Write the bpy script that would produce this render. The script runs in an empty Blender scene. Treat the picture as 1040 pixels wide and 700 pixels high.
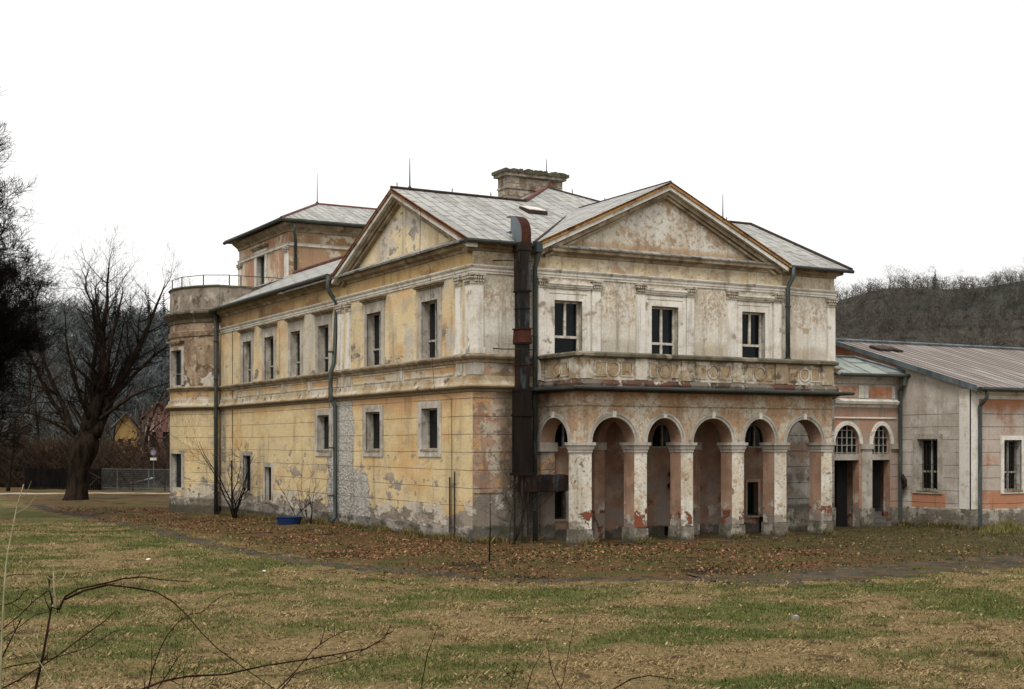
import bpy, math, random
import numpy as np
from mathutils import Vector, noise as mnoise
random.seed(7); rng = np.random.default_rng(11)
S = bpy.context.scene
R = math.radians
# ------------------------------------------------------------------ camera, sky, sun, exposure
CAM = (-19.91, -38.199, 3.2)
YAW = 29.215
cd = bpy.data.cameras.new("camera"); cam = bpy.data.objects.new("camera", cd); S.collection.objects.link(cam)
cam.location = CAM; cam.rotation_euler = (R(90), 0, -R(YAW))
cd.sensor_width = 36; cd.lens = 1359 / 1040 * 36; cd.shift_y = 101 / 1040
cd.clip_start = 0.1; cd.clip_end = 4000
S.camera = cam
FW = (math.sin(R(YAW)), math.cos(R(YAW))); RT = (math.cos(R(YAW)), -math.sin(R(YAW)))

SUN_EL, SUN_AZ = 52, 224           # azimuth clockwise from +Y
w = bpy.data.worlds.new("World"); S.world = w; w.use_nodes = True
wn = w.node_tree.nodes; wl = w.node_tree.links
for n in list(wn): wn.remove(n)
sky = wn.new('ShaderNodeTexSky'); sky.sky_type = 'NISHITA'; sky.sun_disc = False
sky.sun_elevation = R(SUN_EL); sky.sun_rotation = R(SUN_AZ); sky.dust_density = 4.0
bw = wn.new('ShaderNodeRGBToBW'); wl.new(sky.outputs[0], bw.inputs[0])
mx = wn.new('ShaderNodeMix'); mx.data_type = 'FLOAT'; mx.inputs[0].default_value = 0.75   # overcast: an even cloud deck over the sky
wl.new(bw.outputs[0], mx.inputs[2]); mx.inputs[3].default_value = 11.0
tint = wn.new('ShaderNodeCombineColor')
for i, k in enumerate((1.0, 0.995, 0.985)):
    m_ = wn.new('ShaderNodeMath'); m_.operation = 'MULTIPLY'; m_.inputs[1].default_value = k
    wl.new(mx.outputs[0], m_.inputs[0]); wl.new(m_.outputs[0], tint.inputs[i])
bg = wn.new('ShaderNodeBackground'); bg.inputs[1].default_value = 0.095
wl.new(tint.outputs[0], bg.inputs[0])
wo = wn.new('ShaderNodeOutputWorld'); wl.new(bg.outputs[0], wo.inputs[0])
sd = bpy.data.lights.new("sun", 'SUN'); sun = bpy.data.objects.new("sun", sd); S.collection.objects.link(sun)
sd.energy = 1.5; sd.angle = R(20); sd.color = (1, .96, .9)
sun.rotation_euler = (R(90 - SUN_EL), 0, R(180 - SUN_AZ))
S.view_settings.view_transform = 'Standard'; S.view_settings.look = 'None'
S.view_settings.gamma = 1; S.view_settings.exposure = 0.42
S.render.engine = 'CYCLES'
S.cycles.max_bounces = 6; S.cycles.diffuse_bounces = 2; S.cycles.glossy_bounces = 2

# ------------------------------------------------------------------ helpers
def lin(h, k=1.0):
    if isinstance(h, str):
        v = [int(h[i:i + 2], 16) / 255 for i in (0, 2, 4)]
    else: v = [x / 255 for x in h]
    return tuple(k * (c / 12.92 if c <= .04045 else ((c + .055) / 1.055) ** 2.4) for c in v) + (1,)
def sstep(x, a, b):
    t = min(1, max(0, (x - a) / (b - a))); return t * t * (3 - 2 * t)

class NT:
    def __init__(s, name):
        s.m = bpy.data.materials.new(name); s.m.use_nodes = True
        s.t = s.m.node_tree; s.n = s.t.nodes; s.l = s.t.links
        s.b = s.n['Principled BSDF']; s.geo = s.n.new('ShaderNodeNewGeometry'); s.pos = s.geo.outputs['Position']
        sp = s.n.new('ShaderNodeSeparateXYZ'); s.l.new(s.pos, sp.inputs[0]); s.x, s.y, s.z = sp.outputs
        s.seed = 0; s.sy = 1.0
    def put(s, sock, v):
        if isinstance(v, bpy.types.NodeSocket): s.l.new(v, sock)
        else: sock.default_value = v
    def math(s, op, a, b=0.0, c=0.0):
        n = s.n.new('ShaderNodeMath'); n.operation = op
        for i, v in enumerate((a, b, c)): s.put(n.inputs[i], v)
        return n.outputs[0]
    def noise(s, scale=1, detail=6, stretch=(1, 1, 1), rough=.6, dist=0.0):
        s.seed += 1
        mp = s.n.new('ShaderNodeMapping'); s.l.new(s.pos, mp.inputs[0])
        mp.inputs['Location'].default_value = (s.seed * 13.7, s.seed * 7.3, s.seed * 3.1); mp.inputs['Scale'].default_value = (stretch[0], stretch[1] * s.sy, stretch[2])
        n = s.n.new('ShaderNodeTexNoise'); s.l.new(mp.outputs[0], n.inputs['Vector'])
        n.inputs['Scale'].default_value = scale; n.inputs['Detail'].default_value = detail
        n.inputs['Roughness'].default_value = rough; n.inputs['Distortion'].default_value = dist
        return n.outputs[0]
    def smooth(s, v, a, b, lo=0.0, hi=1.0):
        n = s.n.new('ShaderNodeMapRange'); n.interpolation_type = 'SMOOTHSTEP'
        s.put(n.inputs[0], v); n.inputs[1].default_value = a; n.inputs[2].default_value = b
        n.inputs[3].default_value = lo; n.inputs[4].default_value = hi
        return n.outputs[0]
    def mix(s, f, a, b, mode='MIX'):
        n = s.n.new('ShaderNodeMix'); n.data_type = 'RGBA'; n.blend_type = mode
        s.put(n.inputs[0], f); s.put(n.inputs[6], a); s.put(n.inputs[7], b)
        return n.outputs[2]
    def bump(s, h, strength=.3, dist=.02, prev=None):
        n = s.n.new('ShaderNodeBump'); n.inputs['Strength'].default_value = strength; n.inputs['Distance'].default_value = dist
        s.l.new(h, n.inputs['Height'])
        if prev: s.l.new(prev, n.inputs['Normal'])
        return n.outputs[0]
    def done(s, col, rough=.9, normal=None, metal=0, spec=.3):
        s.put(s.b.inputs['Base Color'], col); s.put(s.b.inputs['Roughness'], rough)
        s.b.inputs['Metallic'].default_value = metal; s.b.inputs['Specular IOR Level'].default_value = spec
        if normal: s.l.new(normal, s.b.inputs['Normal'])
        return s.m

def plaster(name, base, layers, joint=None, grain=.12, bump=.35, rough=.93, sy=1.0, streak=.35):
    """layers: dict(c=colour, sc=scale, th=threshold, so=softness, st=stretch, a=amount,
       z=(full,zero,wobble)  y=(centre,halfwidth,wobble) rise = edge bump)"""
    s = NT(name); s.sy = sy; col = lin(base) if isinstance(base, str) else base
    h = None; nrm = None
    for L in layers:
        m = None
        if 'th' in L:
            n = s.noise(L.get('sc', 1), L.get('de', 7), L.get('st', (1, 1, 1)), L.get('ro', .62), L.get('di', .0))
            so = L.get('so', .04); m = s.smooth(n, L['th'] - so, L['th'] + so)
        for key, src in (('z', s.z), ('y', s.y), ('x', s.x)):
            if key in L:
                a, b, wob = L[key]
                n2 = s.noise(L.get('wsc', 1.3), 8, L.get('wst', (1, 1, 1)), .65)
                v = s.math('ADD', src, s.math('MULTIPLY', s.math('SUBTRACT', n2, .5), wob))
                if key != 'z': v = s.math('ABSOLUTE', s.math('SUBTRACT', v, a)); f = s.smooth(v, b - L.get('e', .08), b + L.get('e', .08), 1, 0)
                else:
                    f = s.smooth(v, min(a, b), max(a, b), 1 if a < b else 0, 0 if a < b else 1)
                m = f if m is None else s.math('MULTIPLY', m, f)
        if L.get('rise'):
            nrm = s.bump(m, L['rise'], .03, nrm)
        if L.get('a', 1) != 1: m = s.math('MULTIPLY', m, L['a'])
        c = lin(L['c'])
        if L.get('rough_cast'):
            v = s.n.new('ShaderNodeTexVoronoi'); s.l.new(s.pos, v.inputs['Vector']); v.inputs['Scale'].default_value = 11
            c = s.mix(s.smooth(v.outputs['Distance'], .3, .75), lin(L['c']), lin(L['rough_cast']))
            hh = s.math('MULTIPLY', v.outputs['Distance'], m)
            nrm = s.bump(hh, .7, .05, nrm)
        col = s.mix(m, col, c)
    if joint:
        sp, z0, z1, wd = joint[:4]
        wob = s.math('MULTIPLY', s.math('SUBTRACT', s.noise(.7, 3), .5), .05)
        fr = s.math('FRACT', s.math('DIVIDE', s.math('ADD', s.z, wob), sp))
        d = s.math('ABSOLUTE', s.math('SUBTRACT', fr, .5))
        j = s.smooth(d, .5 - wd, .5 - wd * .3)
        zz = s.math('MULTIPLY', s.smooth(s.z, z0, z0 + .02), s.smooth(s.z, z1 - .02, z1, 1, 0))
        j = s.math('MULTIPLY', j, zz)
        j = s.math('MULTIPLY', j, s.smooth(s.noise(1.1, 4), .36, .5, .25, 1))
        col = s.mix(s.math('MULTIPLY', j, .65), col, lin('4a4038'))
        nrm = s.bump(s.math('SUBTRACT', 1.0, j), .8, .03, nrm)
    if streak: col = s.mix(s.math('MULTIPLY', s.smooth(s.noise(3.0, 7, (1, 1, .07), .7), .53, .66), streak), col, lin('473d32'))
    # grime streaks and grain
    st = s.noise(2.2, 6, (1, 1, .12)); col = s.mix(s.math('MULTIPLY', s.smooth(st, .5, .72), .30), col, lin('5d5346'))
    g = s.noise(14, 8, rough=.7); col = s.mix(s.smooth(g, .3, .7, grain * 2.2, 0), col, lin('57503f'))
    bl = s.noise(.45, 4); col = s.mix(s.smooth(bl, .35, .7, .16, 0), col, lin('6b6153'))
    nrm = s.bump(s.noise(7, 10, rough=.75), bump, .03, nrm)
    return s.done(col, rough, nrm, spec=.15)

def simple(name, c, c2=None, sc=3, rough=.8, metal=0, bump=.2, st=(1, 1, 1), th=.5, so=.15, spec=.3, c3=None):
    s = NT(name); col = lin(c)
    if c2: col = s.mix(s.smooth(s.noise(sc, 7, st), th - so, th + so), col, lin(c2))
    if c3: col = s.mix(s.smooth(s.noise(sc * 2.3, 7, st), .52, .66), col, lin(c3))
    nrm = s.bump(s.noise(sc * 6, 6), bump, .02) if bump else None
    return s.done(col, rough, nrm, metal, spec)

WLOC = {}
class G:
    def __init__(s): s.v = []; s.f = []; s.mi = []
    def face(s, pts, mi=0):
        n = len(s.v); s.v += [tuple(p) for p in pts]; s.f.append(tuple(range(n, n + len(pts)))); s.mi.append(mi)
    def hexa(s, c, mi=0, skip=()):
        n = len(s.v); s.v += [tuple(p) for p in c]
        for k, q in enumerate(((0, 3, 2, 1), (4, 5, 6, 7), (0, 1, 5, 4), (1, 2, 6, 5), (2, 3, 7, 6), (3, 0, 4, 7))):
            if k in skip: continue
            s.f.append(tuple(n + i for i in q)); s.mi.append(mi[k] if isinstance(mi, (list, tuple)) else mi)
    def box(s, x0, y0, z0, x1, y1, z1, mi=0):
        s.hexa([(x0, y0, z0), (x1, y0, z0), (x1, y1, z0), (x0, y1, z0), (x0, y0, z1), (x1, y0, z1), (x1, y1, z1), (x0, y1, z1)], mi)
    def pbox(s, P, u0, u1, z0, z1, d0, d1, mi=0):     # in a wall frame; d is depth into the wall (negative = proud)
        s.hexa([P(u0, z0, d0), P(u1, z0, d0), P(u1, z0, d1), P(u0, z0, d1), P(u0, z1, d0), P(u1, z1, d0), P(u1, z1, d1), P(u0, z1, d1)], mi)
    def tube(s, pts, r, n=6, mi=0, cap=True):
        pts = [Vector(p) for p in pts]
        rr = r if isinstance(r, (list, tuple)) else [r] * len(pts)
        b = len(s.v); pu = None
        for i, p in enumerate(pts):
            t = (pts[min(i + 1, len(pts) - 1)] - pts[max(i - 1, 0)])
            if t.length < 1e-9: t = Vector((0, 0, 1))
            t.normalize()
            if pu is None: pu = t.orthogonal().normalized()
            u = pu - t * pu.dot(t)
            u = u.normalized() if u.length > 1e-6 else t.orthogonal().normalized()
            pu = u; vv = t.cross(u)
            for k in range(n):
                a = 2 * math.pi * k / n
                s.v.append(tuple(p + (u * math.cos(a) + vv * math.sin(a)) * rr[i]))
        for i in range(len(pts) - 1):
            for k in range(n):
                s.f.append((b + i * n + k, b + i * n + (k + 1) % n, b + (i + 1) * n + (k + 1) % n, b + (i + 1) * n + k)); s.mi.append(mi)
        if cap and n > 3:
            s.f.append(tuple(b + k for k in range(n))[::-1]); s.mi.append(mi)
            e = b + (len(pts) - 1) * n; s.f.append(tuple(e + k for k in range(n))); s.mi.append(mi)
    def sweep(s, path, prof, closed=False, mi=0, caps=True):   # prof: closed loop of (out, z); outward = right of travel
        m = len(path); k = len(prof); b = len(s.v)
        for i in range(m):
            def nrm(a, c):
                dx, dy = c[0] - a[0], c[1] - a[1]; L = math.hypot(dx, dy); return (dy / L, -dx / L)
            ns = []
            if closed or i > 0: ns.append(nrm(path[i - 1], path[i]))
            if closed or i < m - 1: ns.append(nrm(path[i], path[(i + 1) % m]))
            if len(ns) == 2:
                q = 1 + ns[0][0] * ns[1][0] + ns[0][1] * ns[1][1]
                nx, ny = (ns[0][0] + ns[1][0]) / q, (ns[0][1] + ns[1][1]) / q
            else: nx, ny = ns[0]
            for o, z in prof: s.v.append((path[i][0] + nx * o, path[i][1] + ny * o, z))
        for i in range(m if closed else m - 1):
            j = (i + 1) % m
            for q in range(k):
                q2 = (q + 1) % k
                s.f.append((b + i * k + q, b + j * k + q, b + j * k + q2, b + i * k + q2)); s.mi.append(mi)
        if not closed and caps:
            s.f.append(tuple(b + q for q in range(k))); s.mi.append(mi)
            s.f.append(tuple(b + (m - 1) * k + q for q in range(k))[::-1]); s.mi.append(mi)
    def chevron(s, mapf, s0, s1, apex, zl, zr_, za, h0, h1, d0, d1, mi=0):
        """raking band: mapf(s,z,d); line (s0,zl)-(apex,za)-(s1,zr), between h0 and h1 below it (measured vertically)"""
        for a, b in (((s0, zl), (apex, za)), ((apex, za), (s1, zr_))):
            c = [mapf(a[0], a[1] - h1, d0), mapf(b[0], b[1] - h1, d0), mapf(b[0], b[1] - h1, d1), mapf(a[0], a[1] - h1, d1),
                 mapf(a[0], a[1] - h0, d0), mapf(b[0], b[1] - h0, d0), mapf(b[0], b[1] - h0, d1), mapf(a[0], a[1] - h0, d1)]
            s.hexa(c, mi)
    def ring(s, P, uc, zs, a, b, wd, d0, d1, n=20, mi=0, a0=0, a1=math.pi):
        pts = []
        for i in range(n + 1):
            t = a0 + (a1 - a0) * i / n; c, q = math.cos(t), math.sin(t)
            pts.append([P(uc - a * c, zs + b * q, d0), P(uc - (a + wd) * c, zs + (b + wd) * q, d0), P(uc - (a + wd) * c, zs + (b + wd) * q, d1), P(uc - a * c, zs + b * q, d1)])
        for i in range(n):
            A, B = pts[i], pts[i + 1]
            for q in range(4): s.face([A[q], B[q], B[(q + 1) % 4], A[(q + 1) % 4]], mi)
    def wall(s, P, u0, u1, z0, z1, holes=(), depth=.25, back=False, blind=False, us=(), mi=0, mr=0, mb=0):
        def bb(h): return (h[1], h[2], h[3], h[4]) if h[0] == 'r' else (h[1], h[2], h[3], h[4] + h[5])
        U = sorted({u0, u1, *us, *[x for h in holes for x in bb(h)[:2]]}); Z = sorted({z0, z1, *[x for h in holes for x in bb(h)[2:]]})
        U = [x for x in U if u0 - 1e-6 <= x <= u1 + 1e-6]; Z = [x for x in Z if z0 - 1e-6 <= x <= z1 + 1e-6]
        ds = (0, depth) if back else (0,)
        for i in range(len(U) - 1):
            for j in range(len(Z) - 1):
                cu, cz = (U[i] + U[i + 1]) / 2, (Z[j] + Z[j + 1]) / 2
                if any(bb(h)[0] < cu < bb(h)[1] and bb(h)[2] < cz < bb(h)[3] for h in holes): continue
                for d in ds: s.face([P(U[i], Z[j], d), P(U[i + 1], Z[j], d), P(U[i + 1], Z[j + 1], d), P(U[i], Z[j + 1], d)], mi if d == 0 else mb)
        for h in holes:
            a, b, c, d_ = bb(h)
            inn = [u for u in U if a <= u <= b]
            if h[0] == 'r':
                for k in range(len(inn) - 1):
                    for z in (c, d_):
                        if z > z0 + 1e-6: s.face([P(inn[k], z, 0), P(inn[k + 1], z, 0), P(inn[k + 1], z, depth), P(inn[k], z, depth)], mr)
                top = d_
            else:
                zs, rise = h[4], h[5]; N = 18; top = zs
                arc = [((a + b) / 2 - (b - a) / 2 * math.cos(math.pi * k / N), zs + rise * math.sin(math.pi * k / N)) for k in range(N + 1)]
                for k in range(N):
                    (p, q), (p2, q2) = arc[k], arc[k + 1]
                    for d in ds: s.face([P(p, q, d), P(p2, q2, d), P(p2, zs + rise, d), P(p, zs + rise, d)], mi if d == 0 else mb)
                    s.face([P(p, q, 0), P(p2, q2, 0), P(p2, q2, depth), P(p, q, depth)], mr)
                    if blind: s.face([P(p, zs, depth), P(p2, zs, depth), P(p2, q2, depth), P(p, q, depth)], mb)
                if c > z0 + 1e-6: s.face([P(a, c, 0), P(b, c, 0), P(b, c, depth), P(a, c, depth)], mr)
            for u in (a, b): s.face([P(u, c, 0), P(u, c, depth), P(u, top, depth), P(u, top, 0)], mr)
            if blind: s.face([P(a, c, depth), P(b, c, depth), P(b, top, depth), P(a, top, depth)], mb)
    def build(s, name, mats, parent=None, smooth=False):
        if not isinstance(mats, (list, tuple)): mats = [mats]
        V = np.array(s.v, dtype=np.float64); lo, hi = V.min(0), V.max(0)
        org = np.array([(lo[0] + hi[0]) / 2, (lo[1] + hi[1]) / 2, lo[2]])
        me = bpy.data.meshes.new(name); me.from_pydata((V - org).tolist(), [], s.f)
        for m in mats: me.materials.append(m)
        if any(s.mi): me.polygons.foreach_set('material_index', s.mi)
        if smooth: me.polygons.foreach_set('use_smooth', [True] * len(s.f))
        me.update()
        o = bpy.data.objects.new(name, me); S.collection.objects.link(o)
        pl = np.array(WLOC[parent.name]) if parent else np.zeros(3)
        o.location = tuple(org - pl); WLOC[o.name] = tuple(org)
        if parent: o.parent = parent
        return o
def empty(name, loc):
    o = bpy.data.objects.new(name, None); S.collection.objects.link(o); o.location = loc; WLOC[o.name] = tuple(loc); o.empty_display_size = .3
    return o
def tag(o, label=None, cat=None, group=None, kind=None):
    if label: o['label'] = label
    if cat: o['category'] = cat
    if group: o['group'] = group
    if kind: o['kind'] = kind
    return o
def copy_tree(o, parent=None):
    c = o.copy(); S.collection.objects.link(c); c.parent = parent
    for ch in o.children: copy_tree(ch, c)
    return c
def np_mesh(name, V, F, mat, smooth=False):
    me = bpy.data.meshes.new(name); nv, nf, k = len(V), len(F), F.shape[1]
    me.vertices.add(nv); me.vertices.foreach_set('co', np.ascontiguousarray(V, dtype=np.float32).ravel())
    me.loops.add(nf * k); me.loops.foreach_set('vertex_index', np.ascontiguousarray(F, dtype=np.int32).ravel())
    me.polygons.add(nf); me.polygons.foreach_set('loop_start', np.arange(0, nf * k, k, dtype=np.int32))
    if smooth: me.polygons.foreach_set('use_smooth', np.ones(nf, dtype=bool))
    me.materials.append(mat); me.update(calc_edges=True); me.validate()
    o = bpy.data.objects.new(name, me); S.collection.objects.link(o); WLOC[o.name] = (0, 0, 0)
    return o

# ------------------------------------------------------------------ materials
M = {}
GREY_BARE = '8b8076'
M['yellow_low'] = plaster('yellow_plaster_low', 'dbc496', [
    dict(c='d9c397', sc=.8, th=.5, so=.15), dict(c='cba26c', sc=.6, th=.56, so=.1, a=.8), dict(c='b7a587', sc=2.6, th=.6, so=.06, a=.7),
    dict(c='c4946a', z=(4.9, 4.2, 1.0), y=(5.5, 5.5, 1.5), e=1, a=.8),
    dict(c='978c80', sc=1.5, th=.6, so=.015, z=(1.9, 2.6, 1.2), rise=.6), dict(c='8f867c', sc=2.6, th=.63, so=.02, z=(2.5, 3.4, 1.2), rise=.4),
    dict(c='9a8d80', z=(.78, .82, 1.9), wsc=.55, rise=1.0), dict(c='c6bcaa', sc=1.3, th=.52, so=.02, z=(1.15, 1.2, 1.7), wsc=.7, rise=.8), dict(c='81766b', sc=1.8, th=.55, so=.02, z=(.85, .9, 1.2), wsc=.8, rise=.8),
    dict(c='c0bcb4', y=(11.45, 1.45, 1.6), e=.05, wsc=.7, rough_cast='a29d95', rise=1.0), dict(c='c0bcb4', y=(10.7, 2.15, 2.2), z=(2.3, 2.5, 1.8), e=.05, wsc=.8, rough_cast='a29d95', rise=1.0),
    dict(c='9a9184', sc=2.2, th=.45, so=.1, y=(27.2, .5, .9), e=.3), dict(c='77726b', z=(.42, .46, .4), wsc=1.2, rise=.8), dict(c='a19a90', sc=1.6, th=.52, so=.04, z=(.45, .5, .4)), dict(c='4b4844', sc=1.8, th=.54, so=.05, z=(.4, .5, .3)), dict(c='38322a', z=(.02, .16, .3), wsc=2.2), ],  # last layer: soil-dark band painted in as contact shade at the wall foot
    joint=(.585, 1.0, 4.8, .027), bump=.5, sy=.5)
M['yellow_band'] = plaster('yellow_plaster_band', 'cbaa78', [
    dict(c='bb936c', sc=.9, th=.52, so=.1), dict(c='c4b8a2', sc=1.2, th=.54, so=.05), dict(c='c9bfae', z=(5.5, 5.6, .3)), dict(c='8d7c66', sc=2.4, th=.6, so=.04)], sy=.5)
M['yellow_up'] = plaster('yellow_plaster_upper', 'dec69b', [
    dict(c='d2a06f', sc=.5, th=.54, so=.07, a=.7), dict(c='dac9a4', sc=.8, th=.52, so=.1),
    dict(c='c4bcad', sc=.8, th=.57, so=.05, st=(1, 1, .5)), dict(c='c6bfb1', y=(15.4, 2.4, 3.5), e=.6, a=.75, wsc=.4), dict(c='b8ab95', sc=2.4, th=.58, so=.05, a=.7),
    dict(c='857b70', sc=1.3, th=.62, so=.02, z=(6.9, 7.3, .8), rise=.6)], bump=.45, sy=.5)
M['yellow_frieze'] = plaster('yellow_plaster_frieze', 'ceb07c', [
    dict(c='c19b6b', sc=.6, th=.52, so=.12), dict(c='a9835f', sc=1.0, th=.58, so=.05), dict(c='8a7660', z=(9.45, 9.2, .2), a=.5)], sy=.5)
M['tympanum_left'] = plaster('tympanum_plaster_yellow', 'e0cda8', [
    dict(c='d2ac78', sc=.8, th=.6, so=.1, a=.5), dict(c='c3bbb0', sc=.9, th=.47, so=.06, y=(5.6, 2.0, 1.5), e=.8), dict(c='948c84', sc=3, th=.56, so=.03, y=(5.6, 1.7, 1.5), e=.8)], sy=.5)
M['cream'] = plaster('cream_plaster', 'e1dacb', [
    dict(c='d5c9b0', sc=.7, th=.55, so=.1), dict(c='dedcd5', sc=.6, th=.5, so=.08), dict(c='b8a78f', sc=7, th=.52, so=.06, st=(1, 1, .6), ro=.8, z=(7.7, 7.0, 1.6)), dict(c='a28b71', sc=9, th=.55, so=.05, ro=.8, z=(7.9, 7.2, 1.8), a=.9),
    dict(c='b3a088', sc=1.6, th=.63, so=.02, rise=.5), dict(c='a8977f', sc=12, th=.6, so=.05, ro=.8, a=.7), dict(c='c6bba8', sc=1.5, th=.57, so=.1, st=(1, 1, .25), a=.6), dict(c='b1a48f', z=(6.6, 6.9, .6), a=.6)], bump=.5)
M['cream_frieze'] = plaster('cream_plaster_frieze', 'd0c5af', [
    dict(c='c2b18f', sc=.7, th=.52, so=.08), dict(c='9c7657', sc=.9, th=.6, so=.05, a=.8), dict(c='b3a38b', sc=2, th=.56, so=.06), dict(c='978570', sc=6, th=.6, so=.04)])
M['tympanum_front'] = plaster('tympanum_plaster_cream', 'cfc6b6', [
    dict(c='c2a682', sc=.8, th=.53, so=.04, di=.5), dict(c='a8917a', sc=2.2, th=.55, so=.05), dict(c='d8d3c9', sc=.8, th=.55, so=.04), dict(c='9a8771', sc=6, th=.57, so=.05, a=.8), dict(c='a8865a', z=(9.9, 10.1, .3), a=.7)], bump=.5)
M['bow_up'] = plaster('bare_bow_plaster', '937c66', [
    dict(c='806956', sc=.9, th=.52, so=.06, rise=.4), dict(c='a8947c', sc=1.2, th=.55, so=.05), dict(c='c6beb0', sc=.5, th=.54, so=.012, z=(7.6, 8.0, 1.4), wsc=.6, rise=1.0),
    dict(c='665343', sc=2.5, th=.57, so=.04), dict(c='b5a690', sc=3.5, th=.6, so=.03)], bump=.7)
M['parapet'] = plaster('grey_parapet_plaster', '998f83', [dict(c='84776a', sc=.8, th=.5, so=.1), dict(c='b7aea0', sc=1.5, th=.58, so=.05), dict(c='595044', sc=2, th=.58, so=.06)])
M['front_low'] = plaster('salmon_plaster_corner', 'ad8d75', [
    dict(c='9a7a66', sc=1.1, th=.5, so=.05), dict(c='b9aa97', sc=1.9, th=.52, so=.03, rise=.5), dict(c='a56f50', sc=1.0, th=.62, so=.03), dict(c='bd9568', sc=1.8, th=.58, so=.04), dict(c='84776b', sc=4, th=.57, so=.04),
    dict(c='857a70', z=(1.4, 1.7, 1.2), rise=.6), dict(c='bab3a8', sc=1.4, th=.56, so=.02, z=(1.6, 2, .8), rise=.8), dict(c='5b5852', z=(.5, .6, .4)), dict(c='8b867c', sc=1.6, th=.55, so=.03, z=(.6, .7, .4)), dict(c='3c3e35', sc=2, th=.52, so=.08, z=(.5, .6, .4)), dict(c='33342c', sc=1.6, th=.44, so=.1, x=(1.75, .75, .6), e=.3, a=.75), dict(c='38322a', z=(.02, .16, .3), wsc=2.2), ], joint=(.585, 1.6, 4.8, .035), bump=.6)  # final dark layer puts contact shade and soil stain into the foot
M['front_right_low'] = plaster('grey_plaster_low', 'aaa59b', [
    dict(c='928c83', sc=1.1, th=.5, so=.05), dict(c='c2bdb3', sc=.9, th=.56, so=.05), dict(c='716c65', sc=2, th=.57, so=.04), dict(c='98806e', sc=1, th=.6, so=.04), dict(c='5f5d59', z=(.9, 1.0, .6)), dict(c='38322a', z=(.02, .16, .3), wsc=2.2), ], joint=(.585, 1., 4.8, .04), bump=.6)  # foot of the wall coloured dark for contact shade, with soil stain
M['portico'] = plaster('portico_plaster_orange_cream', 'c6ae92', [
    dict(c='b8926f', sc=.6, th=.5, so=.1, a=.8), dict(c='d1c5b0', sc=1.0, th=.54, so=.05, rise=.3), dict(c='b07c59', sc=.9, th=.5, so=.07, z=(4.85, 4.45, .15)), dict(c='d3c7b4', sc=1.6, th=.57, so=.03, rise=.4),
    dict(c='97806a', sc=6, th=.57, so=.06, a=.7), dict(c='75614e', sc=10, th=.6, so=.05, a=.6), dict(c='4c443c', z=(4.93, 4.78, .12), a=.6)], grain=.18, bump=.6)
M['pier'] = plaster('pier_plaster_white', 'cfc3ae', [
    dict(c='ded9cd', sc=.8, th=.47, so=.08), dict(c='c4aa84', sc=1.2, th=.55, so=.08, z=(2.95, 1.5, 1.2)), dict(c='b59f82', sc=3.5, th=.59, so=.06), dict(c='a08a70', sc=8, th=.6, so=.05),
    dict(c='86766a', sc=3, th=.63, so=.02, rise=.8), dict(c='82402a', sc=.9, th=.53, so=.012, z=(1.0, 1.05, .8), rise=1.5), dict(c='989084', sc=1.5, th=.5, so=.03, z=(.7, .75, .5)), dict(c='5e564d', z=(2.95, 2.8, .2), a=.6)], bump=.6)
M['reveal'] = plaster('reveal_plaster_salmon', 'a98b77', [
    dict(c='97745f', sc=.8, th=.5, so=.1), dict(c='b5917a', sc=1.3, th=.56, so=.06), dict(c='8d8078', z=(.75, .85, .7)), dict(c='c2b6a6', sc=1.4, th=.57, so=.02, z=(1.0, 1.4, .8), rise=.8), dict(c='79402c', sc=1.4, th=.57, so=.02, z=(.9, 1, .6), rise=1)], bump=.5)
M['arcade_back'] = plaster('arcade_back_plaster', '94725f', [
    dict(c='805f4f', sc=.7, th=.5, so=.1), dict(c='9c8472', sc=1.1, th=.55, so=.06), dict(c='877b71', sc=.9, th=.5, so=.04, z=(1.5, 2.6, 1.4)), dict(c='6d4433', sc=1.0, th=.6, so=.04), dict(c='aba196', sc=1.3, th=.62, so=.02, z=(1.2, 1.6, .8)), dict(c='55504b', z=(.3, .36, .8), wsc=1.6), dict(c='8b8278', sc=2.2, th=.58, so=.03, z=(.5, .6, .6)), dict(c='37342f', sc=2, th=.53, so=.06, z=(.3, .4, .5))], bump=.6)
M['trim'] = plaster('white_trim', 'e2ddd3', [dict(c='c9bfae', sc=1.5, th=.56, so=.08), dict(c='9a8f80', sc=2.2, th=.63, so=.05), dict(c='dcd7cc', sc=1, th=.57, so=.05)], grain=.1)
M['grey_trim'] = plaster('grey_window_surround', 'b5aea4', [dict(c='a0988c', sc=1.5, th=.5, so=.1), dict(c='857c70', sc=2.5, th=.62, so=.05), dict(c='c6bfb4', sc=1.1, th=.56, so=.05)], grain=.12)
M['cornice'] = plaster('weathered_cornice', '9d8c73', [dict(c='877660', sc=1.2, th=.5, so=.12), dict(c='b5a68e', sc=1.3, th=.56, so=.08), dict(c='6a5b49', sc=2.0, th=.58, so=.08)], grain=.15)
M['belt_low'] = plaster('weathered_ledge', 'b5a588', [dict(c='9c8462', sc=1.2, th=.54, so=.08), dict(c='cbc2b1', sc=.9, th=.53, so=.06, z=(5.14, 5.13, .02)), dict(c='6f604c', z=(5.04, 5.08, .05), a=.8), dict(c='6b5a45', sc=2.2, th=.6, so=.05)], grain=.16)
M['capital'] = plaster('stucco_capital', 'beb4a4', [dict(c='857a6b', sc=6, th=.55, so=.05), dict(c='c6bdad', sc=2, th=.55, so=.05)], grain=.2)
M['fillet'] = plaster('white_raking_moulding', 'd9d5cc', [dict(c='b8b0a2', sc=1.5, th=.57, so=.06)], grain=.06)
M['rust_edge'] = simple('rusty_roof_edge', '5d3a28', '7d5536', 1.3, .8, 0, .2, c3='462c20')
M['ochre_edge'] = simple('ochre_roof_edge', '86603a', '9d7748', 1.1, .8, 0, .2, c3='654426')
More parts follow.
